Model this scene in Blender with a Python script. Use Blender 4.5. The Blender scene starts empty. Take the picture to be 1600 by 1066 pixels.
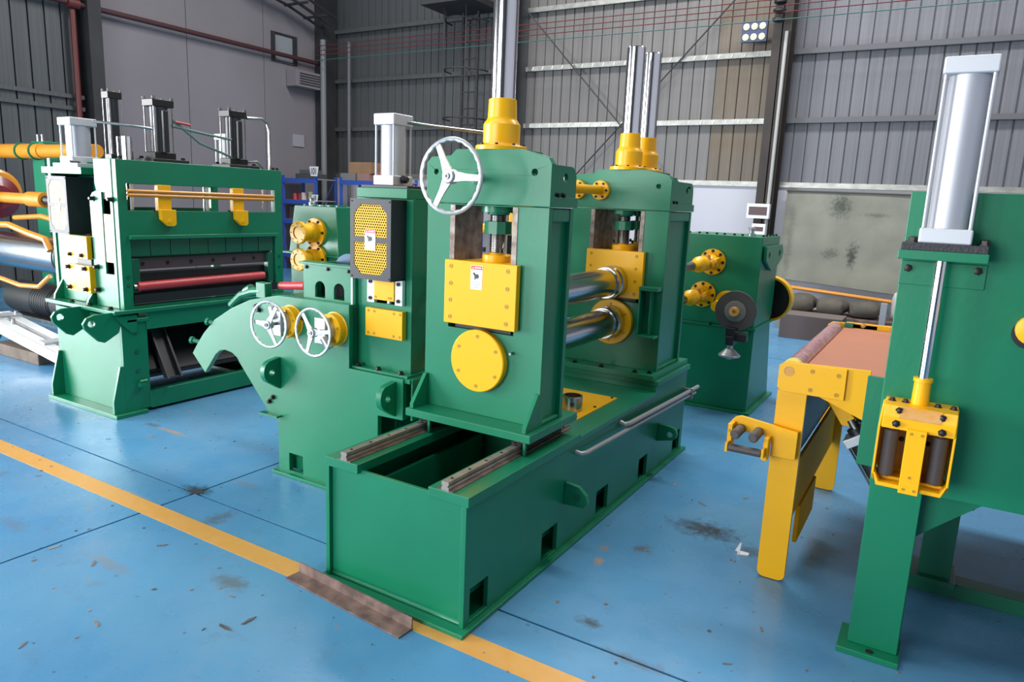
import bpy, bmesh, math, random
from math import pi, sin, cos, radians as R
from mathutils import Vector, Matrix
from mathutils.geometry import tessellate_polygon
random.seed(7)
S = bpy.context.scene
COL = S.collection

# ------------------------------------------------------------------ camera
YAW, PITCH, ROLL, FPX, CAMH = -0.537958702, -0.193074686, 0.0424319503, 1115.66, 1.6
cam = bpy.data.cameras.new('camera'); camo = bpy.data.objects.new('camera', cam); COL.objects.link(camo)
Fw = Vector((sin(YAW)*cos(PITCH), cos(YAW)*cos(PITCH), sin(PITCH)))
r0 = Vector((cos(YAW), -sin(YAW), 0)); u0 = r0.cross(Fw)
Rt = r0*cos(ROLL)+u0*sin(ROLL); Up = u0*cos(ROLL)-r0*sin(ROLL)
camo.matrix_world = Matrix(((Rt.x, Up.x, -Fw.x, 0), (Rt.y, Up.y, -Fw.y, 0), (Rt.z, Up.z, -Fw.z, CAMH), (0, 0, 0, 1)))
cam.sensor_width = 36; cam.lens = 36*FPX/1600; cam.clip_end = 200; cam.clip_start = .05
S.camera = camo

# ------------------------------------------------------------------ light and exposure
S.view_settings.view_transform = 'Standard'; S.view_settings.look = 'None'
S.view_settings.gamma = 1; S.view_settings.use_curve_mapping = False
S.view_settings.exposure = 1.32
W = bpy.data.worlds.new('world'); S.world = W; W.use_nodes = True
bg = W.node_tree.nodes['Background']; bg.inputs[0].default_value = (.80, .90, 1, 1); bg.inputs[1].default_value = .35
def area(name, loc, rot, sx, sy, power, col=(1, 1, 1)):
    l = bpy.data.lights.new(name, 'AREA'); l.shape = 'RECTANGLE'; l.size = sx; l.size_y = sy
    l.energy = power; l.color = col
    o = bpy.data.objects.new(name, l); COL.objects.link(o); o.location = loc; o.rotation_euler = rot
    return o
# daylight through the gates of the hall, plus unseen overhead fill lamps added under the ceiling
area('gate_daylight', (-4.6, -7.9, 2.6), (R(90), 0, 0), 5.6, 4.6, 370, (.95, .98, 1))
area('side_gate_daylight', (-12.12, -2.6, 2.2), (R(90), 0, R(-90)), 6.6, 4.2, 820, (.95, .98, 1))
area('roof_fill', (-3.0, 1.0, 7.7), (0, 0, 0), 10, 1.2, 130, (1, 1, 1))
area('roof_fill', (-3.0, 8.0, 7.7), (0, 0, 0), 10, 1.2, 400, (1, 1, 1))

# ------------------------------------------------------------------ materials
def mat(name, col, rough=.5, metal=0., coat=0., bump=0., bscale=60., spec=.5, var=0., vscale=3., coatr=.12, col2=None, emit=0.):
    m = bpy.data.materials.new(name); m.use_nodes = True
    nt = m.node_tree; b = nt.nodes['Principled BSDF']
    b.inputs['Base Color'].default_value = (*col, 1); b.inputs['Roughness'].default_value = rough
    b.inputs['Metallic'].default_value = metal; b.inputs['Coat Weight'].default_value = coat
    b.inputs['Coat Roughness'].default_value = coatr; b.inputs['Specular IOR Level'].default_value = spec
    if emit: b.inputs['Emission Color'].default_value = (*col, 1); b.inputs['Emission Strength'].default_value = emit
    tc = nt.nodes.new('ShaderNodeTexCoord')
    if bump:
        n = nt.nodes.new('ShaderNodeTexNoise'); n.inputs['Scale'].default_value = bscale; n.inputs['Detail'].default_value = 3
        nt.links.new(tc.outputs['Object'], n.inputs['Vector'])
        k = nt.nodes.new('ShaderNodeBump'); k.inputs['Strength'].default_value = bump; k.inputs['Distance'].default_value = .003
        nt.links.new(n.outputs['Fac'], k.inputs['Height']); nt.links.new(k.outputs['Normal'], b.inputs['Normal'])
        nt.links.new(k.outputs['Normal'], b.inputs['Coat Normal'])
    if var:
        n = nt.nodes.new('ShaderNodeTexNoise'); n.inputs['Scale'].default_value = vscale; n.inputs['Detail'].default_value = 5
        nt.links.new(tc.outputs['Object'], n.inputs['Vector'])
        cr = nt.nodes.new('ShaderNodeValToRGB'); cr.color_ramp.elements[0].position = .35; cr.color_ramp.elements[1].position = .68
        c2 = col2 if col2 else tuple(c*(1-var) for c in col)
        cr.color_ramp.elements[0].color = (*col, 1); cr.color_ramp.elements[1].color = (*c2, 1)
        nt.links.new(n.outputs['Fac'], cr.inputs['Fac']); nt.links.new(cr.outputs['Color'], b.inputs['Base Color'])
    return m
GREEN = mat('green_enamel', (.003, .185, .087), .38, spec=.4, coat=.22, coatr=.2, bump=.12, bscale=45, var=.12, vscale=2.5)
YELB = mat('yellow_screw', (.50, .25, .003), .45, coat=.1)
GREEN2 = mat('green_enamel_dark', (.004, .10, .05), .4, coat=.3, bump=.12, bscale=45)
YEL = mat('yellow_enamel', (.90, .45, .001), .36, spec=.35, coat=.12, bump=.06, bscale=50)
YELD = mat('yellow_enamel_worn', (.62, .27, .01), .4, coat=.2, var=.5, vscale=30, col2=(.60, .33, .14))
CHROME = mat('hard_chrome', (.70, .69, .71), .13, 1)
ROLLM = mat('ground_roll_steel', (.55, .55, .57), .20, 1)
RAILM = mat('dull_rail_steel', (.30, .265, .24), .5, .45, var=.3, vscale=20)
YELM = mat('yellow_dull', (.85, .40, .005), .7, spec=.1)
STEEL = mat('machined_steel', (.45, .44, .43), .3, 1, var=.35, vscale=14)
ALU = mat('cast_aluminium', (.50, .51, .52), .38, .75, bump=.1, bscale=30)
ALUP = mat('white_anodised_aluminium', (.56, .57, .60), .42, .35)
BARREL = mat('grey_barrel', (.46, .46, .50), .45, .3)
BLACK = mat('black_paint', (.012, .012, .014), .45)
GUARD = mat('black_guard_sheet', (.018, .019, .026), .5)
BOLT = mat('black_oxide', (.03, .028, .026), .4, .6)
RUBBER = mat('grey_rubber', (.075, .062, .06), .55, bump=.2, bscale=80)
RUST = mat('rusty_steel', (.10, .065, .055), .6, .2, bump=.3, bscale=30, var=.4, vscale=14, col2=(.26, .17, .14))
LINER = mat('worn_liner', (.33, .29, .25), .5, .5, var=.5, vscale=20, col2=(.14, .09, .075))
RED = mat('red_rubber', (.55, .045, .05), .4, var=.2)
REDROLL = mat('wrapped_red_roller', (.42, .13, .14), .28, coat=.5, bump=.5, bscale=40, var=.5, vscale=35, col2=(.62, .38, .38))
BELT = mat('orange_belt', (.47, .17, .085), .6, var=.08)
DARKST = mat('dark_steel', (.05, .05, .055), .35, .7)
BRN = mat('brown_blade', (.10, .065, .065), .5, .4)
MAROON = mat('maroon_paint', (.16, .01, .02), .4, coat=.3)
ORANGE = mat('orange_enamel', (.65, .25, .015), .35, coat=.3)
WHITE = mat('white_paint', (.8, .8, .8), .45)
WOOD = mat('old_timber', (.16, .12, .09), .8, bump=.4, bscale=25, var=.4, vscale=8)
CARD = mat('cardboard', (.33, .19, .10), .8, var=.2)
SBLUE = mat('blue_rack_paint', (.03, .09, .42), .4, coat=.2)
CLOTHG = mat('olive_tarpaulin', (.235, .235, .19), .85, bump=.4, bscale=6, var=.25, vscale=3, col2=(.19, .19, .155))
SACK = mat('sackcloth', (.12, .105, .085), .9, bump=.5, bscale=20, var=.3, vscale=6)
PLAST = mat('plaster', (.50, .49, .53), .8, bump=.1, bscale=30, var=.06, vscale=1.2)
WPANEL = mat('grey_wall_board', (.235, .21, .225), .6, var=.10, vscale=.8)
SHEET = mat('corrugated_sheet', (.165, .155, .15), .5, .15, var=.16, vscale=.7)
SHEETB = mat('corrugated_sheet_cool', (.155, .155, .172), .5, .15, var=.14, vscale=.7)
SHEETD = mat('corrugated_sheet_grey', (.10, .105, .108), .5, .15, var=.14, vscale=.7)
SHEETW = mat('stained_sheet', (.135, .12, .105), .5, .15, var=.3, vscale=1.3, col2=(.125, .088, .048))
GIRTD = mat('girt_grey', (.10, .10, .108), .5, .2)
GALV = mat('galvanised', (.40, .40, .37), .38, .7, var=.3, vscale=9)
COLM = mat('column_paint', (.035, .034, .037), .6, var=.3)
COLB = mat('column_brown', (.028, .018, .014), .6, var=.4)
PIPEW = mat('white_pipe', (.36, .35, .33), .5)
REDP = mat('red_oxide', (.12, .02, .018), .5)
REDL = mat('red_conductor', (.16, .02, .022), .5)
GREY = mat('grey_plastic', (.3, .3, .31), .5)
TAN = mat('pale_can', (.55, .45, .45), .5)

_r = random.Random(11)
FLOOR_SPOTS = [((-1.17, 2.82), (.022, .04), (.5, .25, .05), .8), ((-4.25, 2.75), (.14, .022), (.5, .25, .06), .7), ((-1.2, 2.95), (.03, .03), (.35, .2, .08), .6)]+[((_r.uniform(-5.5, -.3), _r.uniform(1.0, 3.6)), (_r.uniform(.03, .13), _r.uniform(.02, .05)), _r.choice([(.10, .11, .12), (.14, .19, .24), (.2, .3, .38), (.12, .10, .08)]), _r.uniform(.4, .75)) for _ in range(16)]+[((-.86, 3.44), (.17, .10), (.035, .04, .045), .9), ((-.60, 3.34), (.08, .05), (.04, .045, .05), .6), ((-3.28, 2.25), (.09, .06), (.03, .04, .05), .9),
    ((-2.35, 1.75), (.10, .05), (.12, .11, .10), .7), ((-1.0, 2.35), (.05, .03), (.06, .05, .04), .8), ((-2.9, 1.55), (.16, .03), (.18, .2, .22), .6),
    ((-1.05, 3.05), (.05, .05), (.10, .09, .07), .7), ((-3.6, 1.5), (.12, .04), (.13, .17, .22), .5), ((-2.9, 2.1), (.05, .09), (.10, .11, .13), .7), ((-4.2, 1.2), (.2, .03), (.14, .2, .27), .5)]
TARP_SPOTS = [((-1.43, 1.74), (.14, .17), (.04, .05, .035), .8), ((-1.2, 1.02), (.075, .19), (.04, .045, .035), .9), ((-1.5, 1.02), (.12, .08), (.09, .095, .08), .7), ((-.95, 1.62), (.2, .03), (.09, .09, .075), .6), ((-2.1, 1.1), (.05, .6), (.11, .11, .09), .5)]
def spots(nt, tc, c, lst, plane='XY'):
    N, L = nt.nodes, nt.links
    nz = N.new('ShaderNodeTexNoise'); nz.inputs['Scale'].default_value = 22; nz.inputs['Detail'].default_value = 6; nz.inputs['Roughness'].default_value = .7
    L.new(tc.outputs['Object'], nz.inputs['Vector'])
    sp = N.new('ShaderNodeSeparateXYZ'); L.new(tc.outputs['Object'], sp.inputs[0])
    def M(op, a, b=None):
        n = N.new('ShaderNodeMath'); n.operation = op
        for i, v in enumerate((a, b)):
            if v is None: continue
            if isinstance(v, (int, float)): n.inputs[i].default_value = v
            else: L.new(v, n.inputs[i])
        return n.outputs[0]
    for (cx, cy), (rx, ry), col, k in lst:
        u = M('DIVIDE', M('SUBTRACT', sp.outputs[0], cx), rx); v = M('DIVIDE', M('SUBTRACT', sp.outputs[1 if plane == 'XY' else 2], cy), ry)
        d = M('SQRT', M('ADD', M('MULTIPLY', u, u), M('MULTIPLY', v, v)))
        f = M('SUBTRACT', 1.25, M('ADD', d, M('MULTIPLY', M('SUBTRACT', nz.outputs['Fac'], .5), 3.2)))
        f = M('MULTIPLY', M('MINIMUM', M('MAXIMUM', f, 0.), 1.), k)
        f = M('MULTIPLY', f, M('MINIMUM', M('MAXIMUM', M('SUBTRACT', 2.2, d), 0.), 1.))
        x = N.new('ShaderNodeMix'); x.data_type = 'RGBA'; L.new(f, x.inputs['Factor']); L.new(c, x.inputs[6]); x.inputs[7].default_value = (*col, 1); c = x.outputs[2]
    return c
def mat_floor():
    m = bpy.data.materials.new('blue_epoxy_floor'); m.use_nodes = True; nt = m.node_tree; N = nt.nodes; L = nt.links
    b = N['Principled BSDF']; tc = N.new('ShaderNodeTexCoord')
    def noise(s, d=6, r=.6, dist=0.):
        n = N.new('ShaderNodeTexNoise'); n.inputs['Scale'].default_value = s; n.inputs['Detail'].default_value = d
        n.inputs['Roughness'].default_value = r; n.inputs['Distortion'].default_value = dist
        L.new(tc.outputs['Object'], n.inputs['Vector']); return n
    def ramp(n, p0, c0, p1, c1):
        c = N.new('ShaderNodeValToRGB'); e = c.color_ramp.elements; e[0].position = p0; e[0].color = (*c0, 1)
        e[1].position = p1; e[1].color = (*c1, 1); L.new(n.outputs['Fac'], c.inputs['Fac']); return c
    def mix(f, a, bb):
        x = N.new('ShaderNodeMix'); x.data_type = 'RGBA'
        L.new(f, x.inputs['Factor']); 
        for s, v in ((6, a), (7, bb)):
            if isinstance(v, tuple): x.inputs[s].default_value = (*v, 1)
            else: L.new(v, x.inputs[s])
        return x.outputs[2]
    base = ramp(noise(1.1, 5, .6), .3, (.065, .23, .43), .7, (.10, .29, .47))
    g = ramp(noise(.55, 6, .7, .4), .5, (0, 0, 0), .75, (.45, .45, .45))
    c = mix(g.outputs[0], base.outputs[0], (.20, .31, .40))
    d = ramp(noise(7, 9, .75, .8), .57, (0, 0, 0), .72, (.55, .55, .55))
    c = mix(d.outputs[0], c, (.10, .17, .25))
    e = ramp(noise(24, 5, .65), .665, (0, 0, 0), .72, (.8, .8, .8))
    c = mix(e.outputs[0], c, (.05, .05, .05))
    f = ramp(noise(14, 3, .5, 1.5), .735, (0, 0, 0), .76, (.7, .7, .7))
    c = mix(f.outputs[0], c, (.30, .20, .13))
    c = spots(nt, tc, c, FLOOR_SPOTS)
    L.new(c, b.inputs['Base Color'])
    rr = ramp(noise(3, 5, .6), .3, (.20, .20, .20), .75, (.38, .38, .38)); L.new(rr.outputs[0], b.inputs['Roughness'])
    bp = N.new('ShaderNodeBump'); bp.inputs['Strength'].default_value = .15; bp.inputs['Distance'].default_value = .004
    L.new(noise(18, 4).outputs['Fac'], bp.inputs['Height']); L.new(bp.outputs[0], b.inputs['Normal'])
    return m
FLOOR = mat_floor()
def streaks(m, k=.2):
    nt = m.node_tree; bs = nt.nodes['Principled BSDF']; src = bs.inputs['Base Color'].links[0].from_socket
    tc = [n for n in nt.nodes if n.type == 'TEX_COORD'][0]; g = nt.nodes.new('ShaderNodeNewGeometry')
    mp = nt.nodes.new('ShaderNodeMapping'); mp.inputs['Scale'].default_value = (28, 28, .35); nt.links.new(g.outputs['Position'], mp.inputs['Vector'])
    n = nt.nodes.new('ShaderNodeTexNoise'); n.inputs['Scale'].default_value = 1; n.inputs['Detail'].default_value = 4; nt.links.new(mp.outputs[0], n.inputs['Vector'])
    r = nt.nodes.new('ShaderNodeMapRange'); r.inputs[1].default_value = .3; r.inputs[2].default_value = .7; r.inputs[3].default_value = 1-k; r.inputs[4].default_value = 1+k*.4
    nt.links.new(n.outputs['Fac'], r.inputs[0]); x = nt.nodes.new('ShaderNodeVectorMath'); x.operation = 'SCALE'
    nt.links.new(src, x.inputs[0]); nt.links.new(r.outputs[0], x.inputs['Scale']); nt.links.new(x.outputs[0], bs.inputs['Base Color'])
for m_ in (SHEET, SHEETB, SHEETD, SHEETW): streaks(m_)
def add_spots(m, lst, plane):
    nt = m.node_tree; bs = nt.nodes['Principled BSDF']; src = bs.inputs['Base Color'].links[0].from_socket
    tc = [n for n in nt.nodes if n.type == 'TEX_COORD'][0]; nt.links.new(spots(nt, tc, src, lst, plane), bs.inputs['Base Color'])
add_spots(CLOTHG, [((x+1.2, z-1.9), r_, c_, k_) for (x, z), r_, c_, k_ in TARP_SPOTS], 'XZ')
LINE = mat('yellow_floor_paint', (.60, .30, .06), .42, var=.45, vscale=16, col2=(.62, .33, .09))
STAIN = mat('oil_stain', (.04, .06, .085), .35, var=.5, vscale=10)
JOINT = mat('joint_filler', (.02, .025, .03), .8)

# ------------------------------------------------------------------ mesh helpers
SEP = set('''stand_post tower_front blade_guide mount_rib web_top crosshead_core side_bracket work_roll roll_box_side tower_side cross_member frame_beam rear_leg inner_pieces slide_block rail_bed_strip side_cheek foot_gusset tie_bar hydraulic_pipe guide_post rear_case feed_roller thin_rod cross_plate runner channel pedestal cross_trunnion gear_case_lower weld_bead brake_calliper valve'''.split())
class MB:
    def __init__(s): s.b = bmesh.new()
    def box(s, x0, x1, y0, y1, z0, z1, rot=None):
        v = [s.b.verts.new(p) for p in ((x0,y0,z0),(x1,y0,z0),(x1,y1,z0),(x0,y1,z0),(x0,y0,z1),(x1,y0,z1),(x1,y1,z1),(x0,y1,z1))]
        for f in ((3,2,1,0),(4,5,6,7),(0,1,5,4),(1,2,6,5),(2,3,7,6),(3,0,4,7)): s.b.faces.new([v[i] for i in f])
        if rot:
            c, ang, ax = rot; bmesh.ops.rotate(s.b, verts=v, cent=c, matrix=Matrix.Rotation(ang, 3, ax))
        return s
    def plate(s, ax, loops, a, b):
        """extrude outline (+holes) between a and b along axis; 2d coords: X->(y,z) Y->(x,z) Z->(x,y)"""
        if isinstance(loops[0][0], (int, float)): loops = [loops]
        def P(p, w): return {'X': (w, p[0], p[1]), 'Y': (p[0], w, p[1]), 'Z': (p[0], p[1], w)}[ax]
        tri = tessellate_polygon([[Vector((p[0], p[1], 0)) for p in l] for l in loops])
        flat = [p for l in loops for p in l]
        va = [s.b.verts.new(P(p, a)) for p in flat]; vb = [s.b.verts.new(P(p, b)) for p in flat]
        nf = []
        for t in tri:
            for vs, rev in ((va, 0), (vb, 1)):
                q = [vs[i] for i in t]
                if rev: q.reverse()
                try: nf.append(s.b.faces.new(q))
                except ValueError: pass
        i = 0
        for l in loops:
            n = len(l)
            for k in range(n):
                k2 = (k+1) % n
                try: s.b.faces.new((va[i+k], va[i+k2], vb[i+k2], vb[i+k]))
                except ValueError: pass
            i += n
        return s
    def lathe(s, p0, ax, prof, n=28):
        """profile of (h, r) along axis ax from p0"""
        p0 = Vector(p0); ax = Vector(ax).normalized(); t = ax.orthogonal().normalized(); u = ax.cross(t)
        rings = []
        for h, r in prof:
            if r < 1e-6: rings.append([s.b.verts.new(p0+ax*h)])
            else: rings.append([s.b.verts.new(p0+ax*h+(t*cos(2*pi*k/n)+u*sin(2*pi*k/n))*r) for k in range(n)])
        closed = len(prof) > 2 and prof[0] == prof[-1]
        for A, B in zip(rings, rings[1:]):
            for k in range(n):
                k2 = (k+1) % n
                if len(A) == 1 and len(B) == 1: continue
                if len(A) == 1: s.b.faces.new((A[0], B[k2], B[k]))
                elif len(B) == 1: s.b.faces.new((A[k], A[k2], B[0]))
                else: s.b.faces.new((A[k], A[k2], B[k2], B[k]))
        for i in range(1, len(prof)-1):
            d1 = math.atan2(prof[i][1]-prof[i-1][1], prof[i][0]-prof[i-1][0]); d2 = math.atan2(prof[i+1][1]-prof[i][1], prof[i+1][0]-prof[i][0])
            if abs((d2-d1+pi) % (2*pi)-pi) > .12 and len(rings[i]) > 1:
                for k in range(n):
                    e = s.b.edges.get((rings[i][k], rings[i][(k+1) % n]))
                    if e: e.smooth = False
        for rg in (() if closed else (rings[0], rings[-1])):
            if len(rg) > 1:
                try: s.b.faces.new(rg)
                except ValueError: pass
        return s
    def cyl(s, a, b, r, n=20, r2=None):
        a = Vector(a); b = Vector(b); return s.lathe(a, b-a, [(0, r), ((b-a).length, r if r2 is None else r2)], n)
    def tube(s, pts, r, n=10):
        pts = [Vector(p) for p in pts]; prev = None; t = None
        for i, p in enumerate(pts):
            d = (pts[min(i+1, len(pts)-1)]-pts[max(i-1, 0)]).normalized()
            t = d.orthogonal().normalized() if t is None else (t-d*t.dot(d)).normalized()
            u = d.cross(t); rg = [s.b.verts.new(p+(t*cos(2*pi*k/n)+u*sin(2*pi*k/n))*r) for k in range(n)]
            if prev:
                for k in range(n): s.b.faces.new((prev[k], prev[(k+1) % n], rg[(k+1) % n], rg[k]))
            else: s.b.faces.new(rg)
            prev = rg
        s.b.faces.new(prev); return s
    def torus(s, c, ax, RR, r, n=48, m=10, wav=0, nw=0):
        c = Vector(c); ax = Vector(ax).normalized(); t = ax.orthogonal().normalized(); u = ax.cross(t); rings = []
        for k in range(n):
            a = 2*pi*k/n; d = t*cos(a)+u*sin(a); rg = []
            for j in range(m):
                q = 2*pi*j/m; rr = r*(1+(wav*(.5+.5*cos(nw*a)) if cos(q) < 0 else 0))
                rg.append(s.b.verts.new(c+d*(RR+cos(q)*rr)+ax*sin(q)*r))
            rings.append(rg)
        for k in range(n):
            A, B = rings[k], rings[(k+1) % n]
            for j in range(m): s.b.faces.new((A[j], A[(j+1) % m], B[(j+1) % m], B[j]))
        return s
    def mesh(s, name, m, org=(0, 0, 0), smooth=True):
        bmesh.ops.remove_doubles(s.b, verts=s.b.verts, dist=1e-6)
        bmesh.ops.recalc_face_normals(s.b, faces=s.b.faces)
        bmesh.ops.translate(s.b, verts=s.b.verts, vec=-Vector(org))
        s.b.normal_update()
        for e in s.b.edges:
            if len(e.link_faces) == 2 and e.calc_face_angle(0) > R(32): e.smooth = False
        for f in s.b.faces: f.smooth = smooth and any(e.smooth for e in f.edges)
        me = bpy.data.meshes.new(name); s.b.to_mesh(me); s.b.free(); me.materials.append(m)
        return me
    def build(s, name, m, parent=None, bev=0., smooth=True, **kw):
        org = worldloc(parent) if parent else kw.pop('org', (0, 0, 0))
        if parent and name in SEP:
            out = []; todo = set(s.b.verts)
            while todo:
                st_ = [todo.pop()]; isl = set(st_)
                while st_:
                    for e in st_.pop().link_edges:
                        for v in e.verts:
                            if v in todo: todo.discard(v); isl.add(v); st_.append(v)
                out.append(isl)
            if len(out) > 1:
                res = None
                for isl in out[::-1]:
                    q = MB(); mp = {v: q.b.verts.new(v.co) for v in isl}
                    for f in {f for v in isl for f in v.link_faces}:
                        try: q.b.faces.new([mp[v] for v in f.verts])
                        except ValueError: pass
                    q.b.edges.ensure_lookup_table()
                    o = bpy.data.objects.new(name, q.mesh(name, m, org, smooth)); COL.objects.link(o); o.parent = parent; res = o
                    if bev:
                        md = o.modifiers.new('bevel', 'BEVEL'); md.width = bev; md.segments = 2; md.limit_method = 'ANGLE'; md.angle_limit = R(40); md.harden_normals = True
                return res
        o = bpy.data.objects.new(name, s.mesh(name, m, org, smooth)); COL.objects.link(o)
        if parent: o.parent = parent
        else: o.location = org
        if bev:
            md = o.modifiers.new('bevel', 'BEVEL'); md.width = bev; md.segments = 2; md.limit_method = 'ANGLE'; md.angle_limit = R(40); md.harden_normals = True
        for k, v in kw.items(): o[k] = v
        return o
def worldloc(o):
    v = Vector((0, 0, 0))
    while o is not None: v += o.location; o = o.parent
    return v
def thing(name, label, cat, loc, group=None):
    o = bpy.data.objects.new(name, None); COL.objects.link(o); o.location = loc; o.empty_display_size = .1
    o['label'] = label; o['category'] = cat
    if group: o['group'] = group
    return o
def tag(o, label, cat, group=None):
    o['label'] = label; o['category'] = cat
    if group: o['group'] = group
    return o
_mc = {}
ROT = {'-Y': (R(90), 0, 0), '+Y': (R(-90), 0, 0), '+X': (0, R(90), 0), '-X': (0, R(-90), 0), '+Z': (0, 0, 0)}
def inst(name, me, parent, loc, rot=(0, 0, 0)):
    o = bpy.data.objects.new(name, me); COL.objects.link(o); o.parent = parent; o.location = Vector(loc)-worldloc(parent); o.rotation_euler = rot; return o
def bolts(parent, pts, d, r=.009, h=.008, m=None, name='bolt'):
    m = m or BOLT; key = ('b', r, h, m.name)
    if key not in _mc:
        _mc[key] = MB().lathe((0, 0, 0), (0, 0, 1), [(0, r), (h*.9, r), (h, r*.9), (h, r*.5), (h*.45, r*.5), (h*.45, 0)], 12).mesh('bolt', m)
    for p in pts: inst(name, _mc[key], parent, p, ROT[d])
def hexes(parent, pts, d, r=.011, h=.012, m=None, name='bolt'):
    m = m or BOLT; key = ('h', r, h, m.name)
    if key not in _mc:
        _mc[key] = MB().lathe((0, 0, 0), (0, 0, 1), [(0, r*1.5), (h*.2, r*1.5), (h*.2, r)], 6).lathe((0, 0, 0), (0, 0, 1), [(0, r), (h, r), (h*1.1, r*.7)], 6).mesh('bolt', m)
    for p in pts: inst(name, _mc[key], parent, p, ROT[d])
def arc(cx, cy, r, a0, a1, n=8): return [(cx+r*cos(R(a0+(a1-a0)*k/n)), cy+r*sin(R(a0+(a1-a0)*k/n))) for k in range(n+1)]
def circ(cx, cy, r, n=20): return [(cx+r*cos(2*pi*k/n), cy+r*sin(2*pi*k/n)) for k in range(n)]
def rect(a, b, c, d): return [(a, c), (b, c), (b, d), (a, d)]

def lug(parent, ax, w0, w1, base, z0, z1, out, name='lifting_lug', hole=.018, m=None):
    """rounded lug sticking out from surface coord `base` by `out` (sign) ; plate normal axis ax"""
    m = m or GREEN; zc = (z0+z1)/2; rr = (z1-z0)/2*.78; c = base+out-math.copysign(rr, out)
    a0, a1 = (90, -90) if out > 0 else (90, 270)
    pts = [(base, z0), (base, z1)]+[(x, zc+.06*(z1-z0)+(y)) for x, y in [(p[0], p[1]) for p in arc(c, 0, rr, a0, a1, 10)]]
    return MB().plate(ax, [pts, circ(c, zc, hole, 14)], w0, w1).build(name, m, parent, .003)

def handwheel(parent, c, RR, d=(0, -1, 0), spin=0., shaft=.1):
    c = Vector(c); w = bpy.data.objects.new('handwheel', None); COL.objects.link(w); w.parent = parent; w.location = c-worldloc(parent)
    MB().torus(c, d, RR, RR*.055, 96, 8, .55, 24).build('rim', ALU, w)
    sp = MB(); ax = Vector(d)
    for k in range(3):
        a = R(spin+120*k); dd = Vector((cos(a), 0, sin(a))); nn = Vector((-sin(a), 0, cos(a)))
        pr = []
        for f, wd, th, off in ((.1, .16, .07, .06), (.5, .10, .05, .03), (.96, .085, .04, 0)):
            pr.append([sp.b.verts.new(c+dd*RR*f+nn*RR*wd*sg+ax*(RR*(off+th*st))) for sg, st in ((-1, -.5), (1, -.5), (1, .5), (-1, .5))])
        for A, B in zip(pr, pr[1:]):
            for j in range(4): sp.b.faces.new((A[j], A[(j+1) % 4], B[(j+1) % 4], B[j]))
        sp.b.faces.new(pr[0]); sp.b.faces.new(pr[-1])
    sp.build('spokes', ALU, w, .002)
    MB().lathe(c-ax*RR*.12, ax, [(0, RR*.2), (RR*.25, RR*.2), (RR*.28, RR*.17), (RR*.28, RR*.09)]).build('hub', ALU, w)
    MB().lathe(c, ax, [(RR*.1, RR*.085), (RR*.2, RR*.085), (RR*.2, RR*.03), (RR*.13, RR*.03), (RR*.13, 0)], 16).build('shaft_end', STEEL, w)
    MB().cyl(c-ax*RR*.1, c-ax*shaft, RR*.075).build('shaft', STEEL, w)
    return w

def air_cylinder(parent, x0, x1, y0, y1, z0, z1, hb, ht, mc=None, mb=None, mr=None, nuts=False):
    mc = mc or ALUP; mb = mb or BARREL; mr = mr or ALUP
    w = x1-x0; d = y1-y0; cx, cy = (x0+x1)/2, (y0+y1)/2
    MB().box(x0, x1, y0, y1, z0, z0+hb).build('end_cap', mc, parent, w*.04)
    MB().box(x0, x1, y0, y1, z1-ht, z1).build('end_cap', mc, parent, w*.04)
    MB().cyl((cx, cy, z0+hb), (cx, cy, z1-ht), min(w, d)*.47, 40).build('barrel', mb, parent)
    for sx in (-1, 1):
        for sy in (-1, 1):
            px, py = cx+sx*w*.43, cy+sy*d*.43
            m = MB().cyl((px, py, z0+hb), (px, py, z1-ht+(.03 if nuts else 0)), w*.038, 10)
            if nuts: m.cyl((px, py, z1), (px, py, z1+.018), w*.09, 6)
            m.build('tie_rod', mr, parent)

def warning_label(parent, x0, x1, y, z0, z1):
    l = MB().box(x0, x1, y-.001, y, z0, z1).build('warning_label', WHITE, parent, label='white warning sticker with a red heading bar')
    w = x1-x0; h = z1-z0
    MB().box(x0+.04*w, x1-.04*w, y-.0016, y-.001, z1-h*.17, z1-h*.02).build('red_heading', mat('label_red', (.6, .03, .04), .5), l)
    p = MB()
    p.plate('Y', [(x0+w*.18, z0+h*.66), (x0+w*.3, z0+h*.72), (x0+w*.45, z0+h*.62), (x0+w*.42, z0+h*.4), (x0+w*.33, z0+h*.4), (x0+w*.33, z0+h*.55)], y-.0016, y-.001)
    p.plate('Y', circ(x0+w*.55, z0+h*.55, w*.17, 14), y-.0015, y-.001)
    p.build('pictogram', mat('label_black', (.03, .03, .03), .5), l)
    t = MB()
    for k in range(4): t.box(x0+w*.14, x1-w*(.14+.08*(k % 2)), y-.0016, y-.001, z0+h*(.07+.075*k), z0+h*(.095+.075*k))
    t.build('text_lines', mat('label_grey', (.35, .38, .42), .6), l)
    s = MB(); s.plate('Y', [(x0+w*.14, z1-h*.145), (x0+w*.26, z1-h*.145), (x0+w*.2, z1-h*.05)], y-.002, y-.0016)
    s.box(x0+w*.34, x0+w*.9, y-.002, y-.0016, z1-h*.12, z1-h*.07); s.build('heading_marks', WHITE, l)

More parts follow.
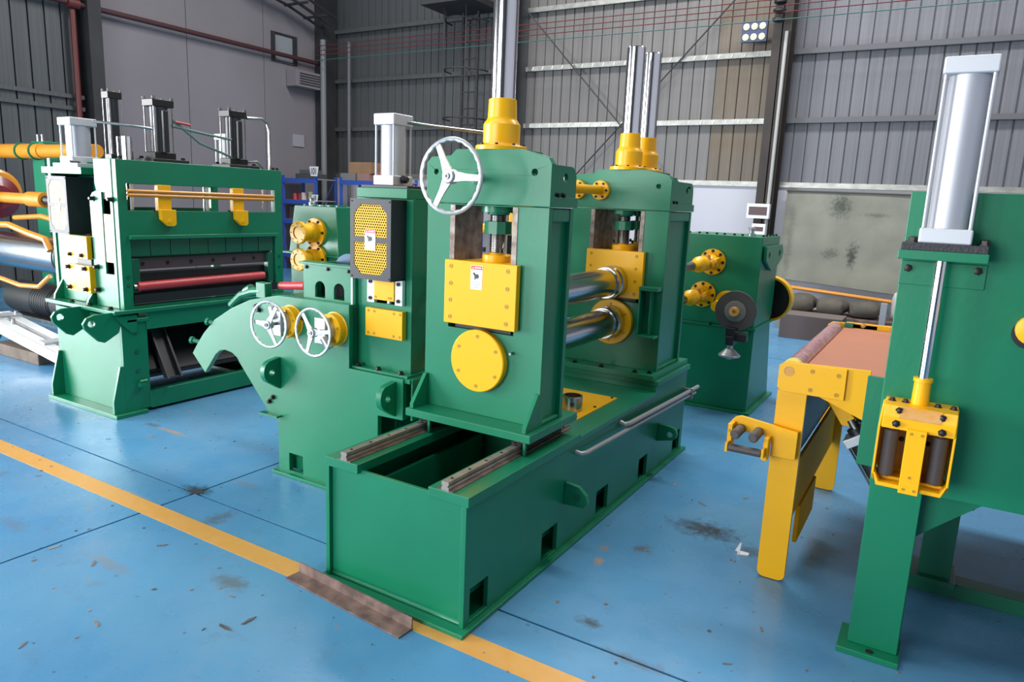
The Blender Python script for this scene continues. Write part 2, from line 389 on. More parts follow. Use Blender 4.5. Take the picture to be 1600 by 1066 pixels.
def octo(x0, x1, z0, z1, c, low=True, high=True):
    p = []
    p += [(x0+c, z0), (x1-c, z0)] if low else [(x0, z0), (x1, z0)]
    if low: p += [(x1, z0+c)]
    if high: p += [(x1, z1-c), (x1-c, z1), (x0+c, z1), (x0, z1-c)]
    else: p += [(x1, z1), (x0, z1)]
    if low: p += [(x0, z0+c)]
    return p
def perforated(x0, x1, z0, z1, y, pitch, c, low, high):
    """sheet of hexagonal cells, each with a hole"""
    m = MB(); rr = pitch/math.sqrt(3); rows = int((z1-z0)/(rr*1.5))+2; cols = int((x1-x0)/pitch)+2
    for j in range(rows):
        for i in range(cols):
            cx = x0+(i+(j % 2)*.5)*pitch; cz = z0+j*rr*1.5
            if cx > x1 or cz > z1: continue
            dx = min(cx-x0, x1-cx); 
            if low and dx+(cz-z0) < c-.004: continue
            if high and dx+(z1-cz) < c-.004: continue
            o = [m.b.verts.new((cx+rr*sin(pi/3*k), y, cz+rr*cos(pi/3*k))) for k in range(6)]
            a = [m.b.verts.new((cx+rr*.62*sin(pi/3*k), y, cz+rr*.62*cos(pi/3*k))) for k in range(6)]
            b = [m.b.verts.new((cx+rr*.62*sin(pi/3*k), y+.003, cz+rr*.62*cos(pi/3*k))) for k in range(6)]
            for k in range(6):
                q = (k+1) % 6; m.b.faces.new((o[k], o[q], a[q], a[k])); m.b.faces.new((a[k], a[q], b[q], b[k]))
    return m
def guard_box(parent, x0, x1, y0, y1, z0, z1, pm=None):
    pm = pm or YEL; g = bpy.data.objects.new('drive_guard', None); COL.objects.link(g); g.parent = parent; g.location = Vector(((x0+x1)/2, y0, z0))-worldloc(parent)
    w = x1-x0; a, b = x0+w*.10, x1-w*.10; zm = z0+(z1-z0)*.5; c = w*.17
    lo = octo(a, b, z0+.025, zm-.012, c, True, False); hi = octo(a, b, zm+.012, z1-.025, c, False, True)
    MB().plate('Y', [rect(x0, x1, z0, z1), lo, hi], y0, y0+.004).build('guard_frame', GUARD, g)
    s = MB(); s.box(x0, x0+.004, y0+.004, y1, z0, z1); s.box(x1-.004, x1, y0+.004, y1, z0, z1); s.box(x0+.004, x1-.004, y0+.004, y1, z1-.004, z1); s.box(x0+.004, x1-.004, y0+.004, y1, z0, z0+.004)
    s.build('guard_side', GUARD, g)
    for zz in ((z0+.025, zm-.012, True, False), (zm+.012, z1-.025, False, True)):
        perforated(a, b, zz[0], zz[1], y0+.002, .0145, c, zz[2], zz[3]).build('perforated_sheet', pm, g, smooth=False)
    MB().box(x0+w*.2, x1-w*.2, y0+.05, y1, z0+.06, z1-.06).build('drive_cover', BLACK, g)
    warning_label(g, x0+w*.37, x0+w*.63, y0, z0+(z1-z0)*.375, z0+(z1-z0)*.625)
    bolts(g, [(x0+.01, y0, z0+.012), (x1-.01, y0, z0+.012), (x0+.01, y0, z1-.012), (x1-.01, y0, z1-.012)], '-Y', .004, .003)
    return g

# ================================================================== SETTING
def struct(name, m, mb, parent=None, **kw):
    o = mb.build(name, m, parent, **kw)
    if not parent: o['kind'] = 'structure'
    return o
X0, X1, Y0, Y1, H = -12.1, 7.0, -8.5, 12.0, 8.0
floor = struct('floor', JOINT, MB().box(X0-.3, X1+.3, Y0-.3, Y1+.3, -.12, -.02))
gx = [X0, -9.2, -3.255, 2.7, X1]; gy = [Y0, -3.78, 2.22, 8.2, Y1]
for i in range(4):
    for j in range(4):
        MB().box(gx[i]+.006, gx[i+1]-.006, gy[j]+.006, gy[j+1]-.006, -.02, 0).build('floor_slab', FLOOR, floor)
MB().box(X0+.01, 2.2, 1.915, 2.022, -.001, .0012).build('painted_line', LINE, floor, label='faded yellow line painted on the blue floor')
def blob(cx, cy, rx, ry, n=18, jit=.25):
    return [(cx+rx*cos(2*pi*k/n)*(1+random.uniform(-jit, jit)), cy+ry*sin(2*pi*k/n)*(1+random.uniform(-jit, jit))) for k in range(n)]

# back wall of vertical sheets above a low plastered wall
wb = struct('wall_back', COLM, MB().box(X0-.1, X1+.1, Y1+.06, Y1+.16, 0, H))
ph = .186; xs = X0; panels = {}
k = 0
while xs < X1:
    sec = SHEETD if xs < -7.2 else (SHEETW if -3.7 < xs < -2.5 else (SHEET if xs < -2.5 else SHEETB))
    if sec.name not in panels:
        m = MB(); m.plate('Z', [(0.006, .06), (.0, .0), (ph-.022, .0), (ph-.014, .022), (ph-.004, .022), (ph-.001, .06)], 1.99, H)
        panels[sec.name] = m.mesh('sheet_panel', sec)
    o = inst('sheet_panel', panels[sec.name], wb, (xs, Y1, 0)); xs += ph; k += 1
lo = struct('plaster_base', PLAST, MB().box(X0, X1, Y1-.08, Y1+.06, 0, 1.99), wb)
MB().box(X0, X1, Y1-.11, Y1+.0, 1.99, 2.02).box(X0, X1, Y1-.03, Y1, 2.02, 2.07).build('flashing', GALV, wb)
def girt(xa, xb, z, m):
    g = MB(); g.box(xa, xb, Y1-.10, Y1-.005, z+.033, z+.038).box(xa, xb, Y1-.105, Y1-.1, z-.038, z+.038).box(xa, xb, Y1-.1, Y1-.06, z-.043, z-.038)
    return g.build('girt', m, wb)
for z in (2.99, 3.99, 5.0, 6.0, 7.0):
    girt(-12.0, -7.3, z, SHEETD); girt(-7.05, -2.62, z, GALV); girt(-2.36, X1, z, GIRTD)
    if z < 4.5:
        for kx in range(22): MB().box(-6.9+kx*.2, -6.885+kx*.2, Y1-.115, Y1-.106, z-.03, z+.03, ((-6.9+kx*.2, Y1-.11, z), R(25), 'Y')).build('girt_clip', WHITE, wb)
def hcol(name, x, y, w, d, m, par=None, zt=H):
    c = MB(); c.box(x-w/2, x+w/2, y-d/2, y-d/2+.015, 0, zt).box(x-w/2, x+w/2, y+d/2-.015, y+d/2, 0, zt).box(x-.008, x+.008, y-d/2, y+d/2, 0, zt)
    return struct(name, m, c, par)
hcol('column_1', -7.28, 11.72, .2, .32, COLM)
hcol('column_2', -2.50, 11.72, .26, .32, COLB)
cc = struct('column_3', COLM, MB().box(-12.1, -11.86, 11.55, 11.95, 0, H)); 
struct('column_4', COLM, MB().box(-12.08, -11.86, 6.64, 6.85, 0, H))
tag(MB().tube([(-7.12, 11.5, 0), (-7.12, 11.5, 3.6), (-7.12, 11.5, 7.9)], .055).build('downpipe', mat('olive_pipe', (.24, .22, .17), .5), None), 'olive grey downpipe beside the column behind the front chrome column', 'pipe')
tag(MB().tube([(-2.42, 11.5, 0), (-2.42, 11.5, 4.05), (-2.42, 11.5, 4.2)], .026).build('downpipe', PIPEW, None), 'thin white conduit running up the brown column', 'pipe')
tag(MB().tube([(-11.75, 11.45, 0), (-11.75, 11.45, 4.75)], .06).build('downpipe', mat('grey_pipe', (.2, .2, .21), .5), None), 'grey downpipe standing in the far corner of the hall', 'pipe')
tag(MB().tube([(-11.35, 11.8, 0), (-11.35, 11.8, 4.75)], .035).build('downpipe', mat('grey_pipe', (.14, .14, .15), .5), None), 'thin dark grey conduit just beside the corner downpipe', 'pipe')
# cross bracing
br = thing('cross_brace', 'thin dark steel cross bracing rods over the corrugated wall', 'brace', (-5, 11.84, 3))
MB().cyl((-7.1, 11.84, 5.04), (-4.05, 11.84, 1.9), .013, 8).build('rod', COLM, br)
MB().cyl((-2.7, 11.86, 5.45), (-6.1, 11.86, 1.9), .013, 8).build('rod', COLM, br)
# conductor lines
cl = thing('conductor_line', 'red crane conductor wires strung along the back wall', 'cable', (-4, 11.5, 4.6))
for kz, m_ in ((0, REDL), (.11, REDL), (.22, REDL), (-.12, mat('green_wire', (.06, .14, .12), .5))):
    MB().cyl((-11.8, 11.3+kz*.3, 4.42+kz*.9), (-2.4, 11.3+kz*.3, 4.42+kz*.9), .007, 6).cyl((-2.4, 11.3+kz*.3, 4.42+kz*.9), (6.8, 11.3+kz*.3, 4.42+kz*.9), .007, 6).build('wire', m_, cl)
for zz in (4.3, 4.42, 4.54): MB().lathe((-2.52, 11.35, zz), (0, 0, 1), [(0, .05), (.02, .09), (.05, .09), (.07, .05)], 12).build('insulator', BLACK, cl)
# floodlight
fl = thing('floodlight', 'square LED floodlight of six round lamps by the brown column', 'floodlight', (-2.95, 11.75, 4.28))
MB().box(-3.13, -2.75, 11.70, 11.76, 4.13, 4.43).build('housing', mat('navy_housing', (.05, .06, .13), .4), fl, .004)
for i in range(3):
    for j in range(2):
        MB().lathe((-3.06+i*.12, 11.70, 4.20+j*.15), (0, -1, 0), [(0, .048), (.012, .048), (.018, .03), (.02, 0)], 18).build('lamp', mat('led_lens', (.75, .8, .45), .3), fl)
MB().box(-2.97, -2.91, 11.76, 11.9, 4.2, 4.26).build('bracket', BLACK, fl)
# caged ladder
ld = thing('caged_ladder', 'black caged steel ladder going up the back wall', 'ladder', (-8.3, 11.7, 3))
for x in (-8.32, -7.98): MB().box(x-.02, x+.02, 11.66, 11.7, 2.5, 6.2).build('stile', COLM, ld)
for kz in range(12): MB().cyl((-8.32, 11.68, 2.7+.3*kz), (-7.98, 11.68, 2.7+.3*kz), .012, 6).build('rung', COLM, ld)
for z in (3.08, 3.95, 4.82, 5.6):
    MB().tube([(-8.15+.42*cos(R(a)), 11.66+.55*sin(R(a)), z) for a in range(180, 361, 15)], .016, 6).build('hoop', COLM, ld)
for a in (200, 235, 305): MB().cyl((-8.15+.42*cos(R(a)), 11.62+.55*sin(R(a)), 3.0), (-8.15+.42*cos(R(a)), 11.62+.55*sin(R(a)), 5.9), .011, 6).build('cage_bar', COLM, ld)
MB().box(-8.75, -7.6, 10.9, 11.84, 5.02, 5.12).build('landing', COLM, ld); 
MB().box(-8.75, -8.7, 10.9, 11.84, 5.12, 5.3).build('landing_edge', COLM, ld)
for y in (11.0, 11.8): MB().cyl((-8.7, y, 5.12), (-8.7, y, 6.1), .015, 6).build('landing_post', COLM, ld)

# left wall
wl = struct('wall_left', COLM, MB().plate('X', [rect(Y0, Y1, 0, H), rect(-6.0, .8, .01, 4.35)], X0-.16, X0-.06))
for a, b in ((6.85, 8.5), (8.5, 10.2), (10.2, 11.95)):
    if a == 10.2: MB().plate('X', [rect(a+.006, b, 0, H), rect(10.42, 11.0, 4.2, 4.72)], X0-.06, X0).build('wall_board', WPANEL, wl)
    else: MB().box(X0-.06, X0, a+.006, b-.006, 0, H).build('wall_board', WPANEL, wl)
win = struct('window_1', COLM, MB().plate('X', [rect(10.38, 11.04, 4.17, 4.74), rect(10.47, 10.95, 4.18, 4.73)], X0-.01, X0+.03))
MB().box(X0-.03, X0-.02, 10.46, 10.96, 4.22, 4.7).build('pane', mat('window_glass', (.30, .31, .33), .2), win)
m = MB(); m.plate('Z', [(-.06, .004), (0, .0), (0, ph+.02), (-.025, ph+.03), (-.025, ph+.04), (-.06, ph+.05)], 0, H); pm = m.mesh('sheet_panel', SHEETD)
yy = 6.6
while yy > Y0:
    yy -= ph+.05
    if -6.25 < yy < .8:
        if 'short' not in panels:
            m = MB(); m.plate('Z', [(-.06, .004), (0, .0), (0, ph+.02), (-.025, ph+.03), (-.025, ph+.04), (-.06, ph+.05)], 4.35, H); panels['short'] = m.mesh('sheet_panel', SHEETD)
        inst('sheet_panel', panels['short'], wl, (X0, yy, 0)); continue
    inst('sheet_panel', pm, wl, (X0, yy, 0))
for z in (2.72, 2.9): MB().box(X0, X0+.06, .85, 6.6, z, z+.06).build('girt', SHEETD, wl)
tag(MB().tube([(X0+.14, 6.46, 0), (X0+.14, 6.46, 4.2)], .045).build('fire_pipe', REDP, None), 'dark red vertical fire pipe beside the black column', 'pipe')
fp = thing('fire_main', 'long dark red pipe running high along the left wall', 'pipe', (X0+.15, 9, 4.3))
MB().tube([(X0+.15, 2.0, 4.30), (X0+.15, 6.5, 4.30), (X0+.15, 11.53, 4.30)], .042, 12).build('pipe_run', mat('red_oxide_dark', (.065, .02, .022), .6), fp)
MB().tube([(X0+.26, 4.4, 4.42), (X0+.26, 6.6, 4.42)], .03, 12).build('pipe_run', REDP, fp)
MB().cyl((X0+.15, 6.38, 4.3), (X0+.15, 6.55, 4.3), .08, 14).build('coupling', REDP, fp)
ac = thing('air_duct', 'grey louvred vent box high on the left wall', 'vent', (X0+.2, 11.0, 3.9))
MB().box(X0+.015, X0+.3, 10.75, 11.45, 3.74, 4.06).build('casing', WPANEL, ac, .004)
for kz in range(5): MB().box(X0+.3, X0+.315, 10.85, 11.4, 3.79+.05*kz, 3.81+.05*kz).build('louvre', COLM, ac)
tag(MB().box(X0, X0+.03, 10.9, 11.2, 2.55, 2.8).build('wall_notice', mat('notice', (.33, .32, .35), .7), None, .004), 'small grey board fixed low on the left wall near the corner', 'board')
tr = thing('cable_tray', 'dark overhead cable tray with loops near the far corner', 'cable tray', (-11.6, 10.4, 5.2))
for kx, dz in ((0, 0), (.14, .1), (.3, .02), (.45, .14)):
    MB().tube([(X0+.25+kx, 9.0, 5.62+dz), (X0+.25+kx, 9.8, 5.36+dz), (X0+.25+kx, 10.6, 5.24+dz), (X0+.25+kx, 11.5, 5.0+dz)], .028, 6).build('cable', COLM, tr)
for kz in range(5): MB().box(X0+.15, X0+.8, 9.1+kz*.5, 9.14+kz*.5, 5.62-.13*kz, 5.66-.13*kz).build('bracket', COLM, tr)
# rest of the hall
struct('wall_right', PLAST, MB().box(X1, X1+.1, Y0, Y1+.1, 0, H))
struct('wall_front', SHEETD, MB().plate('Y', [rect(X0-.1, X1+.1, 0, H)], Y0-.1, Y0))
struct('ceiling', SHEETD, MB().box(X0-.1, X1+.1, Y0-.1, Y1+.1, H, H+.1))

# tarpaulin on the back wall
def cloth(name, m, x0, x1, zt, zb_fn, y0, nx=46, nz=34, parent=None, amp=.03):
    b = bmesh.new(); g = []
    for j in range(nz+1):
        row = []
        for i in range(nx+1):
            u, v = i/nx, j/nz; x = x0+(x1-x0)*u; z = zt+(zb_fn(u)-zt)*v
            y = y0-.10*v-amp*(sin(u*9+v*3)*.5+sin(u*23-v*5)*.22+sin(v*14+u*4)*.25)*(.3+v)-.06*max(0, v-.8)
            row.append((b.verts.new((x, y, z)), b.verts.new((x, y+.008, z))))
        g.append(row)
    for s_ in (0, 1):
        for j in range(nz):
            for i in range(nx): b.faces.new((g[j][i][s_], g[j][i+1][s_], g[j+1][i+1][s_], g[j+1][i][s_]))
    for i in range(nx):
        for j in (0, nz): b.faces.new((g[j][i][0], g[j][i+1][0], g[j][i+1][1], g[j][i][1]))
    for j in range(nz):
        for i in (0, nx): b.faces.new((g[j][i][0], g[j+1][i][0], g[j+1][i][1], g[j][i][1]))
    o = MB(); o.b.free(); o.b = b; return o.build(name, m, parent)
tp = thing('tarpaulin', 'olive grey tarpaulin hung over the low wall right of the brown column', 'tarpaulin', (-1.2, 11.8, 1.9))
cloth('sheet', CLOTHG, -2.22, 1.6, 1.93, lambda u: .60-.10*min(1, u*2.2), 11.82, parent=tp)
MB().tube([(-2.23, 11.8, 1.94), (0, 11.8, 1.925), (1.6, 11.8, 1.93)], .012, 8).build('hem_rope', mat('tarp_hem', (.09, .09, .075), .9), tp)
for (cx, cz, rx, rz) in ((-1.45, 1.72, .09, .12), (-1.52, 1.78, .12, .03), (-1.42, 1.62, .05, .10), (-1.22, .98, .05, .14), (-1.15, 1.08, .04, .1), (-1.5, 1.02, .04, .05), (-1.42, 1.1, .03, .04)):
    MB().plate('Y', blob(cx, cz, rx*.7, rz*.8, 22, .45), 11.62, 11.628).build('mould_patch', mat('mould', (.075, .08, .06), .9), tp) if False else None
tag(MB().tube([(-1.95, 11.45, .50), (-1.2, 11.42, .46), (-.5, 11.4, .42), (1.0, 11.4, .36)], .028, 10).build('gas_pipe', ORANGE, None), 'thin orange yellow pipe lying along the foot of the tarpaulin', 'pipe')

# ---------------- clutter below the tarpaulin
def sack(x, y, z, w, d, h, lab, rz=0, m=SACK):
    b = MB(); bmesh.ops.create_uvsphere(b.b, u_segments=24, v_segments=14, radius=1)
    for v in b.b.verts:
        p = v.co; sx = math.copysign(abs(p.x)**.6, p.x); sy = math.copysign(abs(p.y)**.55, p.y); sz = math.copysign(abs(p.z)**.9, p.z)
        k_ = 1+.09*sin(7*p.x+3*p.y)+.06*sin(11*p.y-5*p.z)
        v.co = Vector((sx*w/2*.92*k_, sy*d/2, sz*h/2+h/2))
    bmesh.ops.rotate(b.b, verts=b.b.verts, cent=(0, 0, 0), matrix=Matrix.Rotation(R(rz), 3, 'Z')); bmesh.ops.translate(b.b, verts=b.b.verts, vec=(x, y, z))
    return tag(b.build('sack', m, None), lab, 'sack', 'sacks under the tarpaulin')
chest = thing('storage_chest', 'long low dark timber platform under the sacks', 'platform', (-1.1, 11.15, 0))
MB().box(-2.0, .9, 10.85, 11.5, .08, .19).build('top_board', RUST, chest, .006)
for x in (-1.9, -1.0, 0, .8): MB().box(x-.05, x+.05, 10.9, 11.45, 0, .08).build('runner', WOOD, chest)
sack(-1.72, 11.2, .19, .42, .45, .26, 'brown sack at the end of the row nearest the yellow wheel', 8)
sack(-1.30, 11.15, .19, .46, .45, .24, 'brown sack lying between two others under the tarpaulin', -6)
sack(-.88, 11.15, .19, .46, .45, .23, 'pale brown folded sack beside the grey post', 5)
sack(-.42, 11.2, .19, .3, .3, .42, 'crumpled white bag next to the green frame', 0, mat('white_bag', (.55, .53, .5), .7, bump=.5, bscale=14))
tag(MB().box(-.66, -.58, 10.75, 10.84, 0, .46).build('post', GREY, None, .004), 'short grey steel post standing behind the yellow table', 'post')
fb = thing('steel_tray', 'dark brown steel box lying on the blue floor', 'box', (-1.45, 10.0, 0))
MB().plate('Z', [rect(-1.72, -1.02, 9.75, 10.15)], 0, .02).build('bottom', RUST, fb)
MB().box(-1.72, -1.02, 9.73, 9.75, 0, .30).box(-1.72, -1.02, 10.15, 10.17, 0, .30).box(-1.74, -1.72, 9.73, 10.17, 0, .30).box(-1.02, -1.0, 9.73, 10.17, 0, .30).build('side', mat('brown_box', (.10, .07, .065), .6), fb, .003)
MB().box(-1.74, -1.0, 9.73, 10.17, .30, .315).build('lid', mat('brown_lid', (.16, .13, .12), .5), fb, .003)
for n_, (x, y, z, w, d, h, a) in enumerate(((-1.75, 10.65, 0, .4, .3, .16, 8), (-1.25, 10.6, 0, .42, .22, .12, -12), (-1.75, 10.62, .161, .34, .2, .05, 20))):
    s = MB(); s.box(x-w/2, x+w/2, y-d/2, y+d/2, z, z+h, ((x, y, z), R(a), 'Z'))
    tag(s.build('scrap_plate', (GALV, STEEL, GALV)[n_], None, .004), ('pale scrap metal block stacked below the sacks', 'darker metal offcut lying by the brown box', 'thin metal strip resting on the scrap block')[n_], 'scrap metal')
tag(MB().tube([(-1.05, 6.25, .055), (-.25, 6.05, .055)], .05, 12).build('floor_tube', DARKST, None), 'dark round steel tube lying on the floor behind the yellow leg', 'tube')

# white framed notices on the column
for (xa, xb, za, zb, lab) in ((-2.70, -2.37, 1.50, 1.72, 'white framed box with a dark panel on the brown column, upper one'), (-2.60, -2.40, 1.26, 1.42, 'small white framed box on the brown column, lower one')):
    nb = thing('switch_box', lab, 'switch box', ((xa+xb)/2, 11.45, za))
    MB().box(xa, xb, 11.37, 11.473, za, zb).build('casing', WHITE, nb, .004)
    MB().box(xa+.03, xb-.03, 11.365, 11.37, za+.05, zb-.045).build('dark_panel', BRN, nb)

# ---------------- blue racks far behind
def rack(name, x0, x1, y, shelves, lab, depth=.55):
    r = thing(name, lab, 'rack', ((x0+x1)/2, y, 0), 'blue steel racks in the far corner')
    for x in (x0, x1-.05):
        for yy in (y, y+depth): MB().box(x, x+.05, yy, yy+.04, 0, shelves[-1]+.06).build('upright', SBLUE, r)
    for z in shelves:
        MB().box(x0, x1, y-.01, y, z-.09, z).build('shelf_beam', SBLUE, r); MB().box(x0, x1, y, y+depth, z-.02, z).build('shelf_board', GREY, r)
    MB().cyl((x0+.04, y+depth, shelves[0]), (x1-.04, y+depth, shelves[-1]), .012, 6).build('diagonal_brace', SBLUE, r)
    return r
rack('steel_rack', -12.0, -11.0, 10.5, (.35, 1.05, 1.45, 1.88), 'blue steel rack nearest the left wall with a number plate')
rack('steel_rack', -10.75, -9.2, 10.9, (.35, 1.1, 1.88), 'second blue steel rack, further along the back wall')
rack('steel_rack', -9.1, -7.6, 10.9, (.35, 1.1, 1.80), 'third blue steel rack, mostly hidden by the tall guarded press')
def number_plate(x, y, z, txt, w, lab):
    n = tag(MB().plate('Y', [(x-w*.35, z), (x+w*.35, z), (x+w*.5, z+w*.75), (x-w*.5, z+w*.75)], y, y+.01).build('number_plate', WHITE, None), lab, 'sign')
    f = bpy.data.curves.new('digits', 'FONT'); f.body = txt; f.size = w*.72; f.extrude = .002; f.align_x = 'CENTER'; f.align_y = 'CENTER'; f.space_character = .9; f.materials.append(BLACK)
    t_ = bpy.data.objects.new('tmp', f); COL.objects.link(t_); dg = bpy.context.evaluated_depsgraph_get(); me_ = bpy.data.meshes.new_from_object(t_.evaluated_get(dg)); bpy.data.objects.remove(t_)
    o = bpy.data.objects.new('digits', me_); COL.objects.link(o); o.parent = n; o.location = (x, y-.003, z+w*.36); o.rotation_euler = (R(90), 0, 0); o.scale = (.72, 1, 1)
number_plate(-11.02, 10.46, 1.93, '101', .25, 'white number plate reading 101 on the blue rack top')
number_plate(-11.0, 10.46, 1.43, '10', .18, 'smaller white number plate lower on the blue rack upright')
def can(x, y, z, r, h, m, lab, nm='can', cat='can'):
    return tag(MB().lathe((x, y, z), (0, 0, 1), [(0, r), (.02*h, r*1.03), (h*.95, r), (h, r*.92), (h, 0)], 18).build(nm, m, None), lab, cat, 'cans on the blue rack')
can(-11.72, 10.62, 1.45, .055, .13, RED, 'red can on the middle shelf of the blue rack')
can(-11.60, 10.64, 1.45, .05, .13, mat('dark_red', (.3, .04, .04), .5), 'dark red can just beside the bright red can')
can(-11.47, 10.62, 1.45, .06, .15, TAN, 'pale pink can on the middle rack shelf')
can(-11.33, 10.66, 1.45, .04, .17, mat('straw', (.5, .48, .33), .6), 'small straw coloured can near the rack upright')
def carton(x0, x1, y0, y1, z0, z1, m, lab):
    c = thing('carton', lab, 'box', ((x0+x1)/2, (y0+y1)/2, z0)); MB().box(x0, x1, y0, y1, z0, z1).build('box_body', m, c, .004)
    MB().box(x0+.002, x1-.002, (y0+y1)/2-.02, (y0+y1)/2+.02, z1, z1+.002).build('tape', TAN, c)
carton(-10.55, -9.95, 10.95, 11.35, 2.02, 2.24, CARD, 'flat brown cardboard box on top of the second rack')
carton(-10.75, -10.35, 10.92, 11.4, 1.88, 2.02, mat('grey_box', (.2, .19, .19), .7), 'grey box under the flat brown cardboard box')
carton(-10.3, -9.98, 10.92, 11.3, 1.88, 2.02, mat('pink_box', (.3, .17, .15), .7), 'reddish box under the flat brown cardboard box')
carton(-11.7, -11.15, 10.6, 10.95, 1.88, 1.98, mat('dark_box', (.06, .065, .065), .7), 'dark flat case on the first rack, lower one')
carton(-11.6, -11.25, 10.62, 10.9, 1.982, 2.06, mat('dark_box2', (.09, .095, .095), .7), 'dark grey case stacked on top of the flat case')
carton(-9.85, -9.6, 11.0, 11.3, 1.88, 2.06, mat('red_carton', (.35, .12, .09), .7), 'small red and white carton on the second rack')
carton(-11.9, -11.2, 10.6, 10.95, 1.05, 1.30, mat('crate', (.10, .07, .055), .7), 'dark brown crate low in the first rack')
carton(-10.5, -9.6, 11.0, 11.35, 1.1, 1.5, mat('crate2', (.17, .16, .14), .7), 'grey crate on the lower shelf of the second rack')
carton(-11.85, -11.3, 10.6, 10.95, .35, .65, mat('crate3', (.09, .03, .03), .7), 'dark red crate on the lowest rack shelf')

# ================================================================== MACHINES
# ---------------- the two-roll stand in the middle
rs = thing('roll_stand', 'large green two-roll stand on a long bed with tall chrome columns and a handwheel', 'machine', (-1.706, 3.25, 0))
def bed_side(x0, x1, nm='bed_side'):
    out = [(2.005, .018), (4.55, .018), (4.55, .50), (4.55, .56), (3.957, .56), (3.957, .505), (2.005, .505)]
    pk = [rect(a, b, .03, .165) for a, b in ((2.045, 2.17), (2.605, 2.75), (3.18, 3.325), (3.765, 3.90), (4.365, 4.50))]
    return MB().plate('X', [out]+pk, x0, x1).build(nm, GREEN, rs, .002)
bed_side(-1.378, -1.357); bed_side(-2.065, -2.044)
MB().box(-2.044, -1.378, 2.022, 2.038, .018, .516).build('bed_end', GREEN, rs, .002)
MB().tube([(-1.380, 2.020, .02), (-1.380, 2.020, .26), (-1.380, 2.020, .505)], .007, 8).tube([(-2.04, 2.022, .025), (-1.7, 2.022, .025), (-1.38, 2.022, .025)], .008, 8).build('weld_bead', GREEN, rs)
MB().box(-2.085, -1.333, 1.967, 4.59, 0, .018).build('bed_foot_plate', GREEN, rs, .003)
MB().box(-2.044, -1.378, 4.53, 4.55, .018, .505).build('bed_end', GREEN, rs)
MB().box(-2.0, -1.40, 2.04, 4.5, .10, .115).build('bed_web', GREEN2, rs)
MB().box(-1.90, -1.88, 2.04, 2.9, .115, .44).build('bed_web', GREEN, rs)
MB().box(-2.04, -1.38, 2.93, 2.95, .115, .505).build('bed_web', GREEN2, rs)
MB().box(-2.066, -1.886, 2.003, 2.93, .505, .545).build('slide_flange', GREEN, rs, .003)
MB().box(-1.532, -1.347, 2.003, 2.93, .505, .545).build('slide_flange', GREEN, rs, .003)
MB().plate('Z', [rect(-2.066, -1.349, 2.93, 3.957), rect(-1.90, -1.52, 3.2, 3.6)], .505, .529).build('deck_plate', GREEN, rs, .002)
MB().box(-2.066, -1.347, 3.957, 4.576, .56, .592).build('pedestal_top', GREEN, rs, .003)
MB().box(-2.064, -1.358, 3.96, 3.975, .529, .56).build('pedestal_front', GREEN, rs)
yd = MB().box(-1.94, -1.478, 3.15, 3.665, .529, .535).build('deck_cover', YEL, rs, .001)
bolts(rs, [(-1.50, 3.18, .535), (-1.50, 3.64, .535), (-1.92, 3.18, .535), (-1.50, 3.41, .535)], '+Z', .008, .005)
for xc in (-1.457, -1.963):
    pr = [(-.017, 0), (.017, 0), (.017, .012), (.011, .018), (.017, .026), (.015, .036), (-.015, .036), (-.017, .026), (-.011, .018), (-.017, .012)]
    gr = MB().plate('Y', [(xc+a, .545+b) for a, b in pr], 2.006, 2.99).build('guide_rail', RAILM, rs, label='bright steel linear guide rail with bolt holes')
    for k in range(8):
        inst('rail_bolt', _mc.setdefault('rb', MB().lathe((0, 0, 0), (0, 0, 1), [(0, .007), (.0012, .007), (.0012, .004), (.0002, .003), (.0002, 0)], 10).mesh('rail_bolt', BOLT)), gr, (xc, 2.05+.115*k, .5808))
    MB().box(xc-.034, xc-.0175, 2.006, 2.97, .545, .550).box(xc+.0175, xc+.036, 2.006, 2.97, .545, .549).build('rail_bed_strip', RUST, rs)
    MB().box(xc-.035, xc-.019, 2.53, 2.87, .553, .608).box(xc+.019, xc+.035, 2.53, 2.87, .553, .608).box(xc-.035, xc+.035, 2.53, 2.87, .584, .608).build('slide_block', DARKST, rs, .003)
    MB().box(xc+.04, xc+.052, 2.50, 2.512, .545, .609).build('stop_pin', GREEN, rs)
bolts(rs, [(-1.40, 2.60+.032*k, .60) for k in range(8)], '+X', .008, .012)
MB().plate('Y', [(-1.357, .235), (-1.355, .345), (-1.285, .335), (-1.245, .30), (-1.235, .265), (-1.255, .24)], 2.80, 2.825).build('lifting_lug', GREEN, rs, .003)
MB().cyl((-1.29, 2.798, .285), (-1.29, 2.8005, .285), .017, 18).build('lug_eye', GREEN2, rs)
lug(rs, 'Y', 4.05, 4.075, -1.357, .20, .31, .12)
MB().tube([(-1.36, 2.90, .462), (-1.335, 2.905, .455), (-1.325, 2.95, .45), (-1.322, 3.5, .432), (-1.32, 4.45, .398), (-1.32, 4.64, .39)], .011, 10).build('grease_pipe', mat('painted_pipe', (.36, .36, .36), .4, .3), rs)
MB().tube([(-1.36, 3.43, .475), (-1.335, 3.435, .465), (-1.322, 3.48, .463), (-1.32, 4.5, .424), (-1.32, 4.70, .418)], .013, 10).build('grease_pipe', mat('painted_pipe', (.36, .36, .36), .4, .3), rs)
MB().box(-1.357, -1.30, 4.52, 4.53, .37, .44).build('pipe_clip', GREY, rs)

